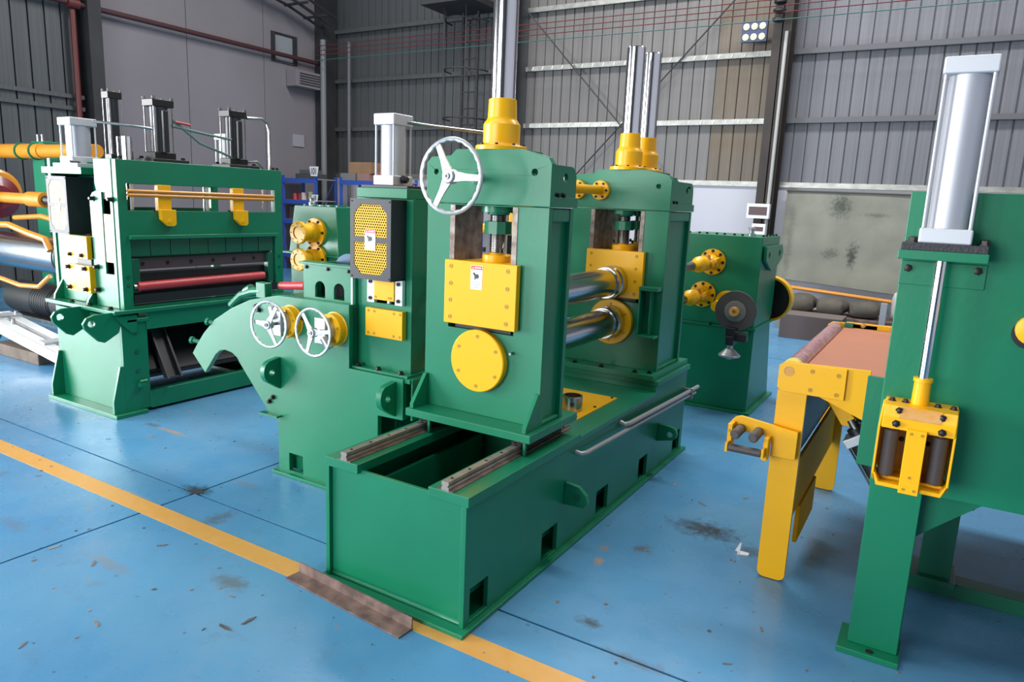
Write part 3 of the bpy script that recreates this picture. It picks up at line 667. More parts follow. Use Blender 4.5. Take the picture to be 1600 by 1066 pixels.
def housing(yf, dep, z0, zb, front, cyls):
    """welded window housing, front face at yf"""
    h = bpy.data.objects.new('housing', None); COL.objects.link(h); h.parent = rs; h.location = Vector((-1.71, yf, zb))-worldloc(rs)
    yb = yf+dep; xl, xr = -2.022, -1.40; sl, sr = -1.868, -1.572
    MB().box(-2.037, -1.373, yf-.12, yb+.105, z0, zb).build('base_plate', GREEN, h, .003)
    fl = [(xl, zb), (xr, zb), (xr, 1.58), (xl, 1.58)]; slot = [(sl-.025, 1.575), (sl-.025, 1.03), (sr+.025, 1.03), (sr+.025, 1.575)]
    MB().plate('Y', [fl, slot], yf, yf+.03).build('front_flange', GREEN, h, .002)
    MB().plate('Y', [fl, slot], yb-.03, yb).build('rear_flange', GREEN, h, .002)
    MB().plate('Y', [[(xl+.03, zb), (xr-.022, zb), (xr-.022, 1.579), (xl+.03, 1.579)], slot], yf+.03, yb-.03).build('web', GREEN, h)
    MB().box(xr-.05, xr-.001, yf+.03, yb-.03, 1.52, 1.58).box(xl+.001, xl+.05, yf+.03, yb-.03, 1.52, 1.58).build('web_top', GREEN, h, .01)
    MB().box(xr-.04, xr-.002, yf+.03, yb-.03, zb, zb+.02).build('weld_bead', GREEN, h, .008)
    MB().box(sl-.025, sl, yf-.003, yb, 1.058, 1.575).build('window_liner', LINER, h, label='bare worn steel liner of the housing window')
    MB().box(sr, sr+.025, yf-.003, yb, 1.058, 1.575).build('window_liner', LINER, h)
    cap = [(xl-.006, 1.582), (xr+.004, 1.582), (xr+.004, 1.755), (xr-.012, 1.78), (-1.47, 1.795), (-1.55, 1.812), (-1.87, 1.812), (-1.90, 1.785), (xl+.02, 1.78), (xl-.006, 1.755)]
    hl = [circ(-1.475, 1.72, .014, 16), circ(-1.975, 1.715, .012, 16)]
    MB().plate('Y', [cap]+hl, yf-.004, yf+.03).build('crosshead_front', GREEN, h, .003)
    MB().plate('Y', [[(xl+.10, 1.582), (xr-.10, 1.582), (xr-.10, 1.77), (xr-.13, 1.79), (-1.55, 1.80), (-1.87, 1.80), (xl+.13, 1.78), (xl+.10, 1.76)]], yb-.03, yb).build('crosshead_rear', GREEN, h, .003)
    MB().box(xl+.10, xr-.10, yf+.03, yb-.03, 1.582, 1.785).box(-1.87, -1.55, yf+.03, yb-.03, 1.782, 1.811).build('crosshead_core', GREEN, h)
    MB().box(xr-.035, xr+.003, yf+.03, yb+.03, 1.582, 1.625).build('crosshead_ledge', GREEN, h, .003)
    MB().box(xl-.005, xl+.03, yf+.03, yb+.03, 1.582, 1.625).build('crosshead_ledge', GREEN, h, .003)
    for x in (xr-.030, xl+.012):
        ya = yb+.035
        MB().plate('X', [[(yf+.03, 1.625), (ya, 1.625), (ya, 1.71)]+arc(ya-.05, 1.705, .05, 0, 90, 6)+[(yf+.03, 1.755)], circ(ya-.075-dep*.12, 1.705, .020, 16)], x, x+.018).build('lifting_ear', GREEN, h, .003)
    hexes(h, [(xr-.006, yf+.07, 1.632), (xr-.006, yf+.12, 1.632)], '+X', .009, .012)
    # chock and its cover
    MB().box(sl+.001, sr-.001, yf+.0, yb-.005, 1.075, 1.332).build('chock', YEL, h, .003)
    ch = MB().box(-1.893, -1.52, yf-.036, yf-.004, 1.055, 1.337).build('chock_cover', YEL, h, .003)
    bolts(ch, [(x, yf-.036, z) for x in (-1.86, -1.565) for z in (1.31, 1.235, 1.16, 1.085)], '-Y', .0095, .002, YELB)
    MB().box(sl, sr, yf+.02, yb-.02, 1.031, 1.05).build('dark_gap', BLACK, h)  # black strip standing in for the shaded gap below the chock
    dk = MB().lathe((-1.71, yf, .90), (0, -1, 0), [(0, .14), (.03, .14), (.034, .136), (.034, 0)], 56).build('bearing_cover', YEL, h)
    bolts(dk, [(-1.71+.112*cos(R(30+60*k)), yf-.034, .90+.112*sin(R(30+60*k))) for k in range(6)], '-Y', .008, .002, YELB)
    # screws
    for i_, (yc, sc) in enumerate(cyls):
        x = -1.71
        MB().lathe((x, yc, 1.332), (0, 0, 1), [(0, .066), (.03, .066), (.034, .062), (.034, .035), (.045, .032)]).build('screw_cap', YEL, h)
        pr = []; z = 0.
        while z < .20: pr += [(z, .033), (z+.004, .037)]; z += .008
        MB().lathe((x, yc, 1.372), (0, 0, 1), pr, 24).build('pressure_screw', STEEL, h)
        MB().lathe((x, yc, 1.455), (0, 0, 1), [(0, .045), (.002, .062), (.055, .062), (.057, .04)], 10).build('screw_nut', GREEN, h)
        MB().lathe((x, yc, 1.575), (0, 0, -1), [(0, .075), (.025, .075), (.025, .05), (.035, .048)]).build('nut_collar', GREEN, h)
        for a in (40, 140, 220, 320): MB().cyl((x+.06*cos(R(a)), yc+.06*sin(R(a)), 1.375), (x+.06*cos(R(a)), yc+.06*sin(R(a)), 1.395), .008, 8).build('bolt', BOLT, h)
        MB().lathe((x, yc, 1.812), (0, 0, 1), [(0, .112), (.016, .112), (.020, .108), (.022, .086), (.03, .080), (.108, .080), (.118, .074), (.128, .066), (.136, .063), (.212, .060), (.215, .054)], 44).build('column_socket', YEL, h)
        bolts(h, [(x+.097*cos(R(45*k+20)), yc+.097*sin(R(45*k+20)), 1.832) for k in range(8)], '+Z', .007, .008)
        zt = 2.515 if i_ == 0 else 2.53
        MB().lathe((x, yc, 2.02), (0, 0, 1), [(0, .0535), (zt-2.02-.004, .0535), (zt-2.02, .050), (zt-2.02, 0)], 44).build('chrome_column', CHROME, h)
    return h
h1 = housing(2.60, .22, .609, .645, True, [(2.705, 1)])
warning_label(h1, -1.752, -1.692, 2.5639, 1.218, 1.322)
for x in (-2.02, -1.42):
    MB().plate('X', [(2.60, .645), (2.49, .645), (2.49, .668), (2.585, .795), (2.60, .795)], x, x+.02).build('gusset', GREEN, h1, .002)
handwheel(h1, (-1.757, 2.405, 1.689), .148, (0, -1, 0), 118, .19)
MB().lathe((-1.757, 2.598, 1.689), (0, -1, 0), [(0, .026), (.012, .026), (.014, .018)], 20).build('shaft_seat', GREEN, h1)
MB().cyl((-1.545, 2.6, .955), (-1.545, 2.575, .955), .006, 8).build('grease_nipple', STEEL, h1)
h2 = housing(4.06, .42, .592, .625, False, [(4.15, 1), (4.42, 1)])
hexes(h2, [(-1.90, 3.965, .625), (-1.72, 3.965, .625), (-1.50, 3.965, .625), (-1.42, 4.00, .625)], '+Z', .013, .014)
MB().box(-1.52, -1.405, 3.98, 4.06, 1.115, 1.14).box(-1.52, -1.405, 3.98, 4.06, .835, .85).box(-1.52, -1.508, 3.985, 4.06, .85, 1.115).box(-1.455, -1.445, 4.0, 4.06, .85, 1.115).build('side_bracket', GREEN, h2, .003)
def roll(z):
    r_ = bpy.data.objects.new('roll', None); COL.objects.link(r_); r_.parent = rs; r_.location = Vector((-1.71, 2.82, z))-worldloc(rs)
    MB().lathe((-1.71, 2.80, z), (0, 1, 0), [(0, .06), (.03, .06), (.03, .083), (1.09, .083), (1.10, .079), (1.11, .079)], 56).build('roll_body', ROLLM, r_)
    MB().lathe((-1.71, 3.91, z), (0, 1, 0), [(0, .079), (0, .092), (.03, .094), (.035, .088), (.045, .088), (.05, .098), (.11, .10)], 56).build('roll_collar', ROLLM, r_)
roll(1.147); roll(.903)
for x in (-1.835, -1.99):
    t = MB().cyl((x, 2.82, 1.688), (x, 4.02, 1.688), .026, 20).build('tie_tube', YEL, rs)
    MB().lathe((x, 4.056, 1.688), (0, -1, 0), [(0, .058), (.022, .058), (.026, .055), (.026, .03)], 28).build('tie_flange', YEL, t)
    bolts(t, [(x+.044*cos(R(60*k)), 4.03, 1.688+.044*sin(R(60*k))) for k in range(6)], '-Y', .007, .008)
# ring on the deck
rg = thing('bearing_ring', 'bright machined steel ring with a drilled hole standing on the yellow deck plate', 'ring', (-1.575, 3.285, .535))
MB().lathe((-1.575, 3.285, .5352), (0, 0, 1), [(0, .052), (.004, .054), (.076, .054), (.08, .052), (.08, .042), (.0, .042), (0, .052)], 44).build('ring_body', mat('turned_steel', (.5, .48, .47), .22, 1), rg)
MB().cyl((-1.552, 3.2365, .578), (-1.5515, 3.2345, .578), .012, 16).build('cross_hole', BLACK, rg)

# ---------------- angle iron on the floor
ai = MB(); ai.plate('X', [(0, 0), (.075, 0), (.075, .050), (.069, .050), (.069, .006), (0, .006)], 0, .66)
ao = ai.build('angle_iron', RUST, None); ao.location = (-2.19, 1.895, .0014); ao.rotation_euler = (0, 0, R(-4.5))
tag(ao, 'rusty steel angle bar lying against the front foot of the green bed', 'angle bar')

# ---------------- leveller with the curved arm and two handwheels
lv = thing('levelling_machine', 'green levelling machine with a curved arm plate, two handwheels and a guarded tower', 'machine', (-2.75, 3.4, 0))
arm = [(-3.155, .0), (-3.155, .30), (-3.236, .345), (-3.477, .598), (-3.502, .628), (-3.539, .648), (-3.604, .657), (-3.655, .645), (-3.695, .615), (-3.735, .565), (-3.801, .485), (-3.917, .593), (-3.86, .668), (-3.80, .735), (-3.694, .83), (-3.53, .92), (-3.372, .984), (-3.14, 1.034), (-2.60, 1.038), (-2.60, .702), (-2.235, .702), (-2.235, .488), (-2.40, .482), (-2.40, 0)]
MB().plate('Y', [arm, rect(-3.067, -2.958, .024, .130)], 2.70, 2.73).build('side_plate', GREEN, lv, .003)
MB().plate('Y', [arm], 4.12, 4.15).build('side_plate', GREEN, lv, .003)
MB().box(-3.165, -2.39, 2.69, 2.705, 0, .02).box(-3.17, -2.39, 2.66, 2.70, 0, .018).build('foot_strip', GREEN, lv, .003)
MB().box(-3.10, -2.45, 2.75, 4.12, .02, .10).box(-2.42, -2.24, 2.73, 4.12, .49, .70).build('cross_member', GREEN, lv)
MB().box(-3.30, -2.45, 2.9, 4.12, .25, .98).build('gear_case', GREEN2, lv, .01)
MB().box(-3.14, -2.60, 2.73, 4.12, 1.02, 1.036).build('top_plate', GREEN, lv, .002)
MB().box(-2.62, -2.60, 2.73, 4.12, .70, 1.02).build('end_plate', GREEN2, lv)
MB().box(-2.60, -2.20, 2.71, 4.14, .68, .702).build('tower_seat', GREEN, lv, .003)
MB().box(-2.20, -2.19, 2.72, 4.1, .49, .70).build('tower_seat_edge', GREEN, lv)
MB().box(-3.27, -3.12, 2.66, 2.70, .335, .345).build('step_plate', GREEN, lv)
# slotted box
def arch(x, w, z0, z1): return [(x-w/2, z0), (x+w/2, z0), (x+w/2, z1-w/2)]+arc(x, z1-w/2, w/2, 0, 180, 10)[1:-1]+[(x-w/2, z1-w/2)]
sb = MB().plate('Y', [rect(-2.985, -2.605, 1.036, 1.222), arch(-2.86, .075, 1.046, 1.135), arch(-2.72, .075, 1.046, 1.135)], 2.75, 2.765).build('roll_box_front', GREEN, lv, .002)
MB().box(-2.985, -2.97, 2.765, 4.05, 1.036, 1.222).box(-2.62, -2.605, 2.765, 4.05, 1.036, 1.222).box(-2.985, -2.605, 4.05, 4.065, 1.036, 1.222).build('roll_box_side', GREEN, lv)
MB().box(-3.0, -2.60, 2.73, 2.80, 1.222, 1.234).build('roll_box_lip', GREEN, lv, .002)
hexes(lv, [(-2.96, 2.75, 1.205), (-2.80, 2.75, 1.205), (-2.65, 2.75, 1.205)], '-Y', .008, .010)
for x in (-2.86, -2.72): MB().cyl((x+.01, 2.80, 1.04), (x+.01, 2.80, 1.15), .008, 10).build('slot_rod', CHROME, lv)
MB().box(-2.96, -2.63, 2.86, 3.9, 1.037, 1.15).build('work_roll_bank', BLACK, lv)
MB().cyl((-2.84, 2.95, 1.15), (-2.84, 4.0, 1.15), .125, 40).build('back_up_roll', mat('blued_steel', (.05, .075, .11), .25, .8), lv)
# arm fittings
MB().cyl((-3.20, 2.78, 1.075), (-3.0, 2.78, 1.095), .022, 16).build('pinch_roller', RED, lv, label='short red roller end above the arm')
MB().box(-3.33, -3.25, 2.71, 2.76, 1.0, 1.09).build('roller_bracket', GREEN, lv, .006)
MB().tube([(-3.56, 2.72, .93), (-3.48, 2.73, 1.0), (-3.38, 2.73, 1.03), (-3.3, 2.73, 1.04)], .022, 10).build('hose', GREEN, lv)
MB().cyl((-3.45, 2.74, 1.02), (-3.40, 2.74, 1.045), .026, 12).build('fitting', GREEN, lv)
for x, z in ((-3.70, .80), (-3.86, .665)):
    b_ = MB().cyl((x, 2.72, z), (x-.045, 2.70, z+.01), .013, 12).cyl((x-.045, 2.70, z+.01), (x-.06, 2.695, z+.012), .022, 14).build('stop_stud', GREEN, lv)
hexes(lv, [(-3.31, 2.70, .955), (-3.29, 2.70, .935), (-2.93, 2.70, .93), (-3.19, 2.70, .44), (-3.22, 2.70, .41)], '-Y', .011, .018)
for x in (-3.16, -2.315):
    MB().plate('X', [[(2.70, .50), (2.70, .685)]+[(2.64-.055*cos(R(a)), .61+.065*sin(R(a))) for a in range(80, -61, -14)], circ(2.64, .605, .018, 14)], x, x+.035).build('lifting_lug', GREEN, lv, .005)
for x in (-3.03, -2.70):
    g_ = MB().lathe((x, 2.70, .90), (0, -1, 0), [(0, .092), (.004, .092), (.006, .086), (.045, .086), (.05, .082), (.05, .05)], 40).build('gear_cover', YEL, lv)
    bolts(g_, [(x+.070*cos(R(60*k+15)), 2.65, .90+.070*sin(R(60*k+15))) for k in range(6)], '-Y', .008, .002, YELB)
    MB().lathe((x-.005, 2.65, .90), (0, -1, 0), [(0, .055), (.03, .055), (.035, .045), (.035, .02)], 30).build('counter_body', ALU, lv)
    lb = MB(); a_ = 118 if x == -3.03 else -58
    lb.cyl((x+.03*cos(R(a_)), 2.60, .90+.03*sin(R(a_))), (x+.10*cos(R(a_)), 2.61, .90+.10*sin(R(a_))), .022, 12); lb.box(x-.05, x+.03, 2.60, 2.64, .83, .97)
    lb.build('lock_clamp', ALU, lv, .006)
handwheel(lv, (-3.03, 2.545, .902), .122, (.10, -1, .03), 178, .08); handwheel(lv, (-2.70, 2.545, .902), .122, (.0, -1, 0), 128, .08)
# guarded tower
def tower(par, x0, x1, yf, yb, z0, z1, capx0, capx1, gbox, pm=None):
    MB().plate('Y', [rect(x0, x1, z0, z1), rect(x0+.09, x1-.06, 1.06, 1.19)], yf, yf+.02).build('tower_front', GREEN, par, .002)
    MB().box(x1-.02, x1, yf+.02, yb, z0, z1).box(x0, x0+.02, yf+.02, yb, z0, z1).build('tower_side', GREEN, par)
    MB().box(x0+.02, x1-.02, yf+.10, yf+.12, z0, z1).build('tower_web', GREEN2, par)
    MB().box(capx0, capx1, yf-.04, yb+.03, z1, z1+.048).build('tower_cap', GREEN, par, .003)
    MB().box(x0-.02, x1+.02, yf-.05, yb+.02, z0-.002, z0+.012).build('tower_foot', GREEN, par, .002)
tower(lv, -2.61, -2.245, 2.77, 3.02, .703, 1.590, -2.575, -2.25, None)
hexes(lv, [(-2.57, 2.735, .715), (-2.43, 2.735, .715), (-2.28, 2.735, .715)], '+Z', .013, .016)
MB().box(-2.56, -2.26, 2.745, 3.0, 1.638, 1.652).build('cylinder_flange', BLACK, lv, .002)
air_cylinder(lv, -2.52, -2.388, 2.79, 2.94, 1.652, 2.0, .05, .055)
MB().lathe((-2.385, 2.86, 1.685), (1, 0, 0), [(0, .02), (.02, .02), (.025, .013), (.03, .013)], 12).build('air_fitting', BLACK, lv)
MB().tube([(-2.39, 2.9, 1.965), (-2.3, 3.0, 1.955), (-2.11, 3.3, 1.945)], .008, 8).build('air_pipe', STEEL, lv)
guard_box(lv, -2.548, -2.285, 2.655, 2.80, 1.19, 1.583)
yp = MB().box(-2.52, -2.275, 2.735, 2.768, .888, 1.035).build('slide_cover', YEL, lv, .002)
bolts(yp, [(x, 2.735, z) for x in (-2.50, -2.46, -2.33, -2.29) for z in (.905, 1.02)], '-Y', .007, .002, YELB)
yp = MB().box(-2.468, -2.335, 2.74, 2.768, 1.08, 1.20).build('slide_block', YEL, lv, .002)
bolts(yp, [(-2.455, 2.74, 1.095), (-2.355, 2.74, 1.095), (-2.37, 2.74, 1.095)], '-Y', .006, .002, YELB)
for x in (-2.518, -2.333):
    s_ = MB().box(x, x+.048, 2.745, 2.768, 1.062, 1.20).build('keeper_strip', WHITE, lv, .002, label='bare white keeper strip')
    bolts(s_, [(x+.024, 2.745, 1.085), (x+.024, 2.745, 1.17)], '-Y', .010, .008)
MB().cyl((-2.41, 2.80, 1.02), (-2.41, 2.80, 1.09), .018, 14).build('slide_screw', STEEL, lv)
MB().box(-2.625, -2.615, 2.74, 2.76, .95, 1.20).build('guide_strip', WHITE, lv)
MB().cyl((-3.2, 3.8, 1.62), (-2.12, 3.8, 1.62), .030, 14).cyl((-3.2, 3.8, 1.425), (-2.12, 3.8, 1.425), .032, 14).build('tie_bar', YEL, lv)
MB().box(-2.32, -2.12, 3.78, 3.86, 1.44, 1.60).build('tie_bar_clamp', YEL, lv, .01)
MB().box(-2.75, -2.1, 3.9, 4.14, .72, 1.0).box(-3.2, -3.1, 3.75, 3.85, 1.0, 1.66).box(-2.14, -2.11, 3.75, 3.9, .9, 1.66).build('rear_case', GREEN2, lv, .01)
MB().cyl((-2.32, 2.95, 1.22), (-2.10, 2.95, 1.22), .03, 14).cyl((-2.32, 3.0, 1.0), (-2.12, 3.0, 1.0), .03, 14).build('feed_roller', mat('dull_roller', (.4, .4, .37), .4, .5), lv)

# ---------------- drive unit behind the leveller
dv = thing('drive_unit', 'green drive gearbox with two yellow flanged couplings behind the levelling machine', 'gearbox', (-4.85, 4.9, 0))
MB().plate('Y', [(-5.20, 1.06), (-4.57, 1.06), (-4.60, 1.485), (-5.12, 1.485)], 4.62, 5.2).build('gear_case', GREEN, dv, .006)
MB().box(-5.2, -4.2, 4.64, 5.2, .72, 1.058).build('gear_case_lower', GREEN, dv, .006)
MB().plate('X', [(4.60, 1.10), (4.60, 1.12), (4.66, 1.46), (4.70, 1.46), (4.70, 1.1)], -4.86, -4.835).build('rib', GREEN, dv, .002)
MB().box(-5.30, -4.15, 4.6, 5.25, 1.045, 1.06).build('case_flange', GREEN, dv, .003)
MB().plate('Y', [(-5.16, 0), (-4.3, 0), (-4.2, .72), (-5.22, .72)], 4.68, 5.15).build('pedestal', GREEN, dv, .004)
for z in (1.255, 1.02):
    c_ = MB().lathe((-4.84, 4.62, z), (0, -1, 0), [(0, .125), (.03, .125), (.035, .09), (.09, .085), (.10, .075), (.14, .075)], 36).build('coupling', YEL, dv)
    MB().lathe((-4.84, 4.48, z), (0, -1, 0), [(0, .075), (.05, .075), (.05, .098), (.08, .098), (.084, .09), (.084, .055), (.075, .055), (.075, 0)], 36).build('coupling_flange', YEL, c_)
    hexes(c_, [(-4.84+.105*cos(R(60*k)), 4.59, z+.105*sin(R(60*k))) for k in range(6)], '-Y', .011, .014)
    bolts(c_, [(-4.84+.078*cos(R(45*k)), 4.398, z+.078*sin(R(45*k))) for k in range(8)], '-Y', .007, .005, YELB)
MB().cyl((-5.0, 4.55, 1.06), (-4.95, 4.5, 1.16), .012, 8).build('grease_tube', ALU, dv)
bolts(dv, [(-5.05+.1*k, 4.68, 1.485) for k in range(5)], '+Z', .010, .012, ALU)
MB().box(-4.95, -4.75, 4.7, 4.9, 1.485, 1.497).build('inspection_cover', GREEN, dv, .002)
MB().lathe((-5.0, 4.72, 1.485), (0, 0, 1), [(0, .03), (.03, .03), (.04, .02), (.06, .02), (.07, .035), (.075, 0)], 14).build('breather', ALU, dv)

# ---------------- shear on the left
sh = thing('shearing_machine', 'tall green shearing machine with a long red roller and black hydraulic cylinders on top', 'machine', (-5.1, 3.4, 0))
MB().box(-5.64, -4.742, 2.667, 2.90, 0, .028).build('foot_plate', GREEN, sh, .003)
MB().box(-5.64, -4.742, 4.02, 4.26, 0, .028).build('foot_plate', GREEN, sh, .003)
for yy, nm in ((2.76, 'stand_front'), (4.17, 'stand_rear')):
    MB().box(-5.62, -4.80, yy, yy+.02, .028, .70).build(nm, GREEN, sh, .002)
MB().box(-4.80, -4.78, 2.76, 2.945, .028, .70).box(-4.80, -4.78, 4.08, 4.19, .028, .70).build('stand_post', GREEN, sh, .002)
MB().box(-5.62, -5.60, 2.78, 4.17, .028, .70).build('stand_side', GREEN2, sh)
for x in (-5.60, -4.80):
    MB().plate('X', [(2.76, .028), (2.675, .028), (2.675, .115), (2.735, .36), (2.76, .36)], x, x+.02).build('gusset', GREEN, sh, .002)
MB().box(-4.83, -4.775, 2.945, 4.10, .02, .15).build('lower_beam', GREEN, sh, .004)
MB().box(-4.87, -4.77, 2.94, 4.10, .60, .728).build('upper_beam', GREEN, sh, .004)
MB().box(-4.80, -4.765, 2.79, 2.96, .66, .69).build('beam_bracket', GREEN, sh, .008)
MB().plate('X', [(2.72, .715), (2.87, .715), (2.87, .69), (2.86, .59), (2.83, .59), (2.76, .66)], -4.80, -4.765).build('corner_bracket', GREEN, sh, .004)
MB().box(-5.64, -4.745, 2.70, 4.25, .728, .755).build('deck_plate', GREEN, sh, .004)
MB().box(-5.60, -4.80, 2.95, 4.16, .24, .26).build('inner_shelf', BLACK, sh)
hexes(sh, [(-4.78, 2.86, z) for z in (.59, .45, .31)], '+X', .012, .008, GREEN2)
MB().box(-4.78, -4.74, 2.85, 2.90, .20, .225).cyl((-4.76, 2.86, .235), (-4.76, 2.91, .235), .012).build('valve', GREEN, sh)
ch_ = MB(); 
for x in (-4.98, -5.2):
    MB().plate('Y', [(x, .70), (x+.012, .70), (x+.262, .24), (x+.25, .24)], 3.02, 3.14).plate('Y', [(x, .70), (x+.262, .24), (x+.30, .24), (x+.04, .70)], 3.02, 3.035).plate('Y', [(x, .70), (x+.262, .24), (x+.30, .24), (x+.04, .70)], 3.125, 3.14).build('scrap_chute', BLACK, sh)
MB().plate('Y', [(-5.4, .7), (-5.38, .7), (-4.86, .26), (-4.88, .26)], 3.2, 4.1).build('scrap_chute', BLACK, sh)
for x_ in (-5.19, -4.80):
    MB().plate('X', [[(2.70, .745), (2.58, .742), (2.53, .725), (2.505, .69), (2.515, .65), (2.60, .56), (2.64, .545), (2.74, .60), (2.76, .66), (2.76, .727), (2.70, .727)], circ(2.56, .685, .024, 16)], x_, x_+.024).build('lifting_lug', GREEN, sh, .003)
# press frame
fo = [(2.79, .755), (4.18, .755), (4.18, 1.768), (2.79, 1.768)]
o1 = rect(2.857, 4.108, 1.43, 1.61); o2 = rect(2.862, 4.108, .775, 1.245)
MB().plate('X', [fo, o1, o2], -4.83, -4.78).build('frame_plate', GREEN, sh, .003)
MB().plate('X', [fo, o1, o2], -5.64, -5.60).build('frame_plate', GREEN, sh, .003)
MB().box(-5.05, -4.83, 2.80, 4.17, 1.62, 1.766).box(-5.05, -4.83, 2.80, 4.17, 1.25, 1.42).build('frame_beam', GREEN, sh, .003)
MB().box(-5.6, -5.3, 2.9, 4.17, 1.66, 1.75).build('rear_beam', GREEN, sh, .003)
MB().box(-4.782, -4.755, 2.85, 4.12, 1.235, 1.262).build('frame_ledge', GREEN, sh, .003)
# front end of the press frame
MB().plate('Y', [(-5.035, 1.768), (-5.035, 1.60), (-5.02, 1.555), (-4.83, 1.555), (-4.83, 1.768)], 2.785, 2.80).build('frame_end', GREEN, sh, .003)
MB().plate('Y', [[(-5.10, .757), (-4.83, .757), (-4.83, 1.555), (-5.02, 1.555), (-5.075, 1.54), (-5.11, 1.50)], rect(-4.962, -4.862, .99, 1.545)], 2.785, 2.80).build('guide_plate', GREEN, sh, .002)
MB().box(-4.962, -4.862, 2.800, 2.82, .99, 1.545).build('gib_liner', LINER, sh)
MB().box(-4.955, -4.87, 2.788, 2.80, 1.07, 1.40).build('gib_cover', YELD, sh, .002)
MB().box(-5.10, -4.84, 2.80, 2.88, .757, 1.50).build('guide_core', GREEN2, sh)
hexes(sh, [(-5.06, 2.785, z) for z in (1.50, 1.03, .87)]+[(-4.84, 2.785, 1.50)], '-Y', .014, .03)
# tooling inside
for k in range(8):
    MB().box(-4.85, -4.80, 2.865+.155*k, 3.015+.155*k, 1.115, 1.235).build('clamp_block', GREEN2, sh, .004)
MB().box(-4.92, -4.85, 2.865, 4.105, 1.02, 1.235).build('ram', GREEN2, sh)
MB().box(-4.85, -4.83, 2.91, 4.05, 1.02, 1.10).build('upper_blade', BRN, sh, .002)
bolts(sh, [(-4.83, 2.97+.19*k, 1.06) for k in range(6)], '+X', .014, .004)
MB().box(-4.98, -4.86, 2.865, 4.105, .78, .99).build('lower_ram', BLACK, sh)
MB().box(-4.85, -4.80, 2.865, 2.93, .86, 1.10).box(-4.85, -4.80, 4.04, 4.105, .86, 1.10).build('blade_guide', GREEN2, sh, .003)
MB().cyl((-4.80, 2.905, .905), (-4.80, 3.985, .915), .033, 24).build('pinch_roller', RED, sh, label='long dull red rubber roller')
MB().lathe((-4.80, 2.905, .905), (0, -1, 0), [(0, .018), (.03, .018), (.03, .0)], 14).build('roller_journal', STEEL, sh)
MB().box(-4.84, -4.77, 2.865, 4.105, .79, .85).build('lower_blade_seat', BLACK, sh)
hexes(sh, [(-4.78, 2.83, z) for z in (.98, .92)]+[(-4.78, 4.14, z) for z in (1.07, .98)], '+X', .010, .006, GREEN2)
for z in (1.562, 1.535):
    MB().cyl((-4.765, 2.853, z), (-4.765, 4.08, z-.005), .013, 12).build('link_rod', ORANGE, sh)
for y in (3.10, 3.72):
    c_ = MB().box(-4.81, -4.77, y-.025, y+.075, 1.43, 1.61).build('clevis_arm', YEL, sh, .003)
    MB().plate('X', [[(y-.03, 1.44), (y+.09, 1.44), (y+.09, 1.34), (y+.075, 1.325), (y+.03, 1.325), (y-.025, 1.37)]], -4.775, -4.74).build('clevis', YEL, c_, .004)
    MB().cyl((-4.74, y+.04, 1.36), (-4.732, y+.04, 1.36), .014).build('clevis_pin', YEL, c_)
    MB().cyl((-4.79, y-.05, 1.42), (-4.79, y-.05, 1.44), .012, 8).build('link_bolt', BOLT, c_)
for y in (2.95, 3.55): MB().cyl((-4.90, y, 1.42), (-4.90, y, 1.62), .022, 14).build('piston_rod', CHROME, sh)
MB().cyl((-4.90, 3.85, 1.42), (-4.90, 3.85, 1.62), .009, 8).cyl((-4.86, 4.05, 1.42), (-4.86, 4.05, 1.62), .007, 8).build('thin_rod', CHROME, sh)
for (x, y) in ((-4.995, 3.15), (-4.995, 3.78)):
    MB().box(x-.05, x+.17, y-.06, y+.22, 1.768, 1.792).build('cylinder_base', BLACK, sh, .003)
    air_cylinder(sh, x-.03, x+.10, y, y+.165, 1.792, 2.205, .05, .05, BOLT, DARKST, STEEL, True)
    hexes(sh, [(x-.02, y-.03, 1.792), (x+.14, y+.19, 1.792), (x-.02, y+.19, 1.792)], '+Z', .014, .016)
    MB().box(x+.10, x+.125, y+.06, y+.10, 1.84, 2.13).build('valve_block', BLACK, sh, .004)
MB().box(-5.66, -5.54, 3.20, 3.36, 1.752, 1.78).build('cylinder_base', BLACK, sh)
air_cylinder(sh, -5.65, -5.56, 3.22, 3.33, 1.78, 2.29, .05, .05, BOLT, DARKST, STEEL, True)
MB().cyl((-4.98, 3.0, 1.768), (-4.98, 3.0, 1.93), .035, 18).cyl((-5.08, 3.0, 1.768), (-5.08, 3.0, 1.93), .014, 10).build('guide_post', CHROME, sh)
MB().tube([(-5.25, 2.93, 2.03), (-5.0, 3.1, 2.01), (-4.94, 3.2, 2.0)], .010, 8).build('air_pipe', STEEL, sh)
MB().tube([(-4.88, 3.28, 2.03), (-4.88, 3.55, 2.0), (-4.88, 3.78, 1.98)], .010, 8).build('hydraulic_pipe', mat('hose_green', (.12, .2, .17), .5), sh)
MB().tube([(-4.88, 3.29, 2.07), (-4.88, 3.5, 1.93), (-4.88, 3.77, 1.85)], .010, 8).build('hydraulic_pipe', mat('hose_green', (.12, .2, .17), .5), sh)
MB().cyl((-4.87, 3.30, 2.06), (-4.87, 3.42, 2.05), .010, 8).build('hose_end', RED, sh)
MB().tube([(-4.88, 3.93, 2.16), (-4.88, 4.08, 2.17), (-4.88, 4.13, 2.14), (-4.88, 4.15, 2.08), (-4.88, 4.15, 1.768)], .012, 10).build('air_pipe', STEEL, sh)
MB().tube([(-4.90, 3.95, 1.82), (-4.88, 4.02, 1.83), (-4.87, 4.08, 1.77)], .008, 8).build('air_pipe', STEEL, sh)
hexes(sh, [(-4.81, 2.84, 1.768), (-4.81, 4.12, 1.768), (-4.81, 4.16, 1.768)], '+Z', .013, .02)
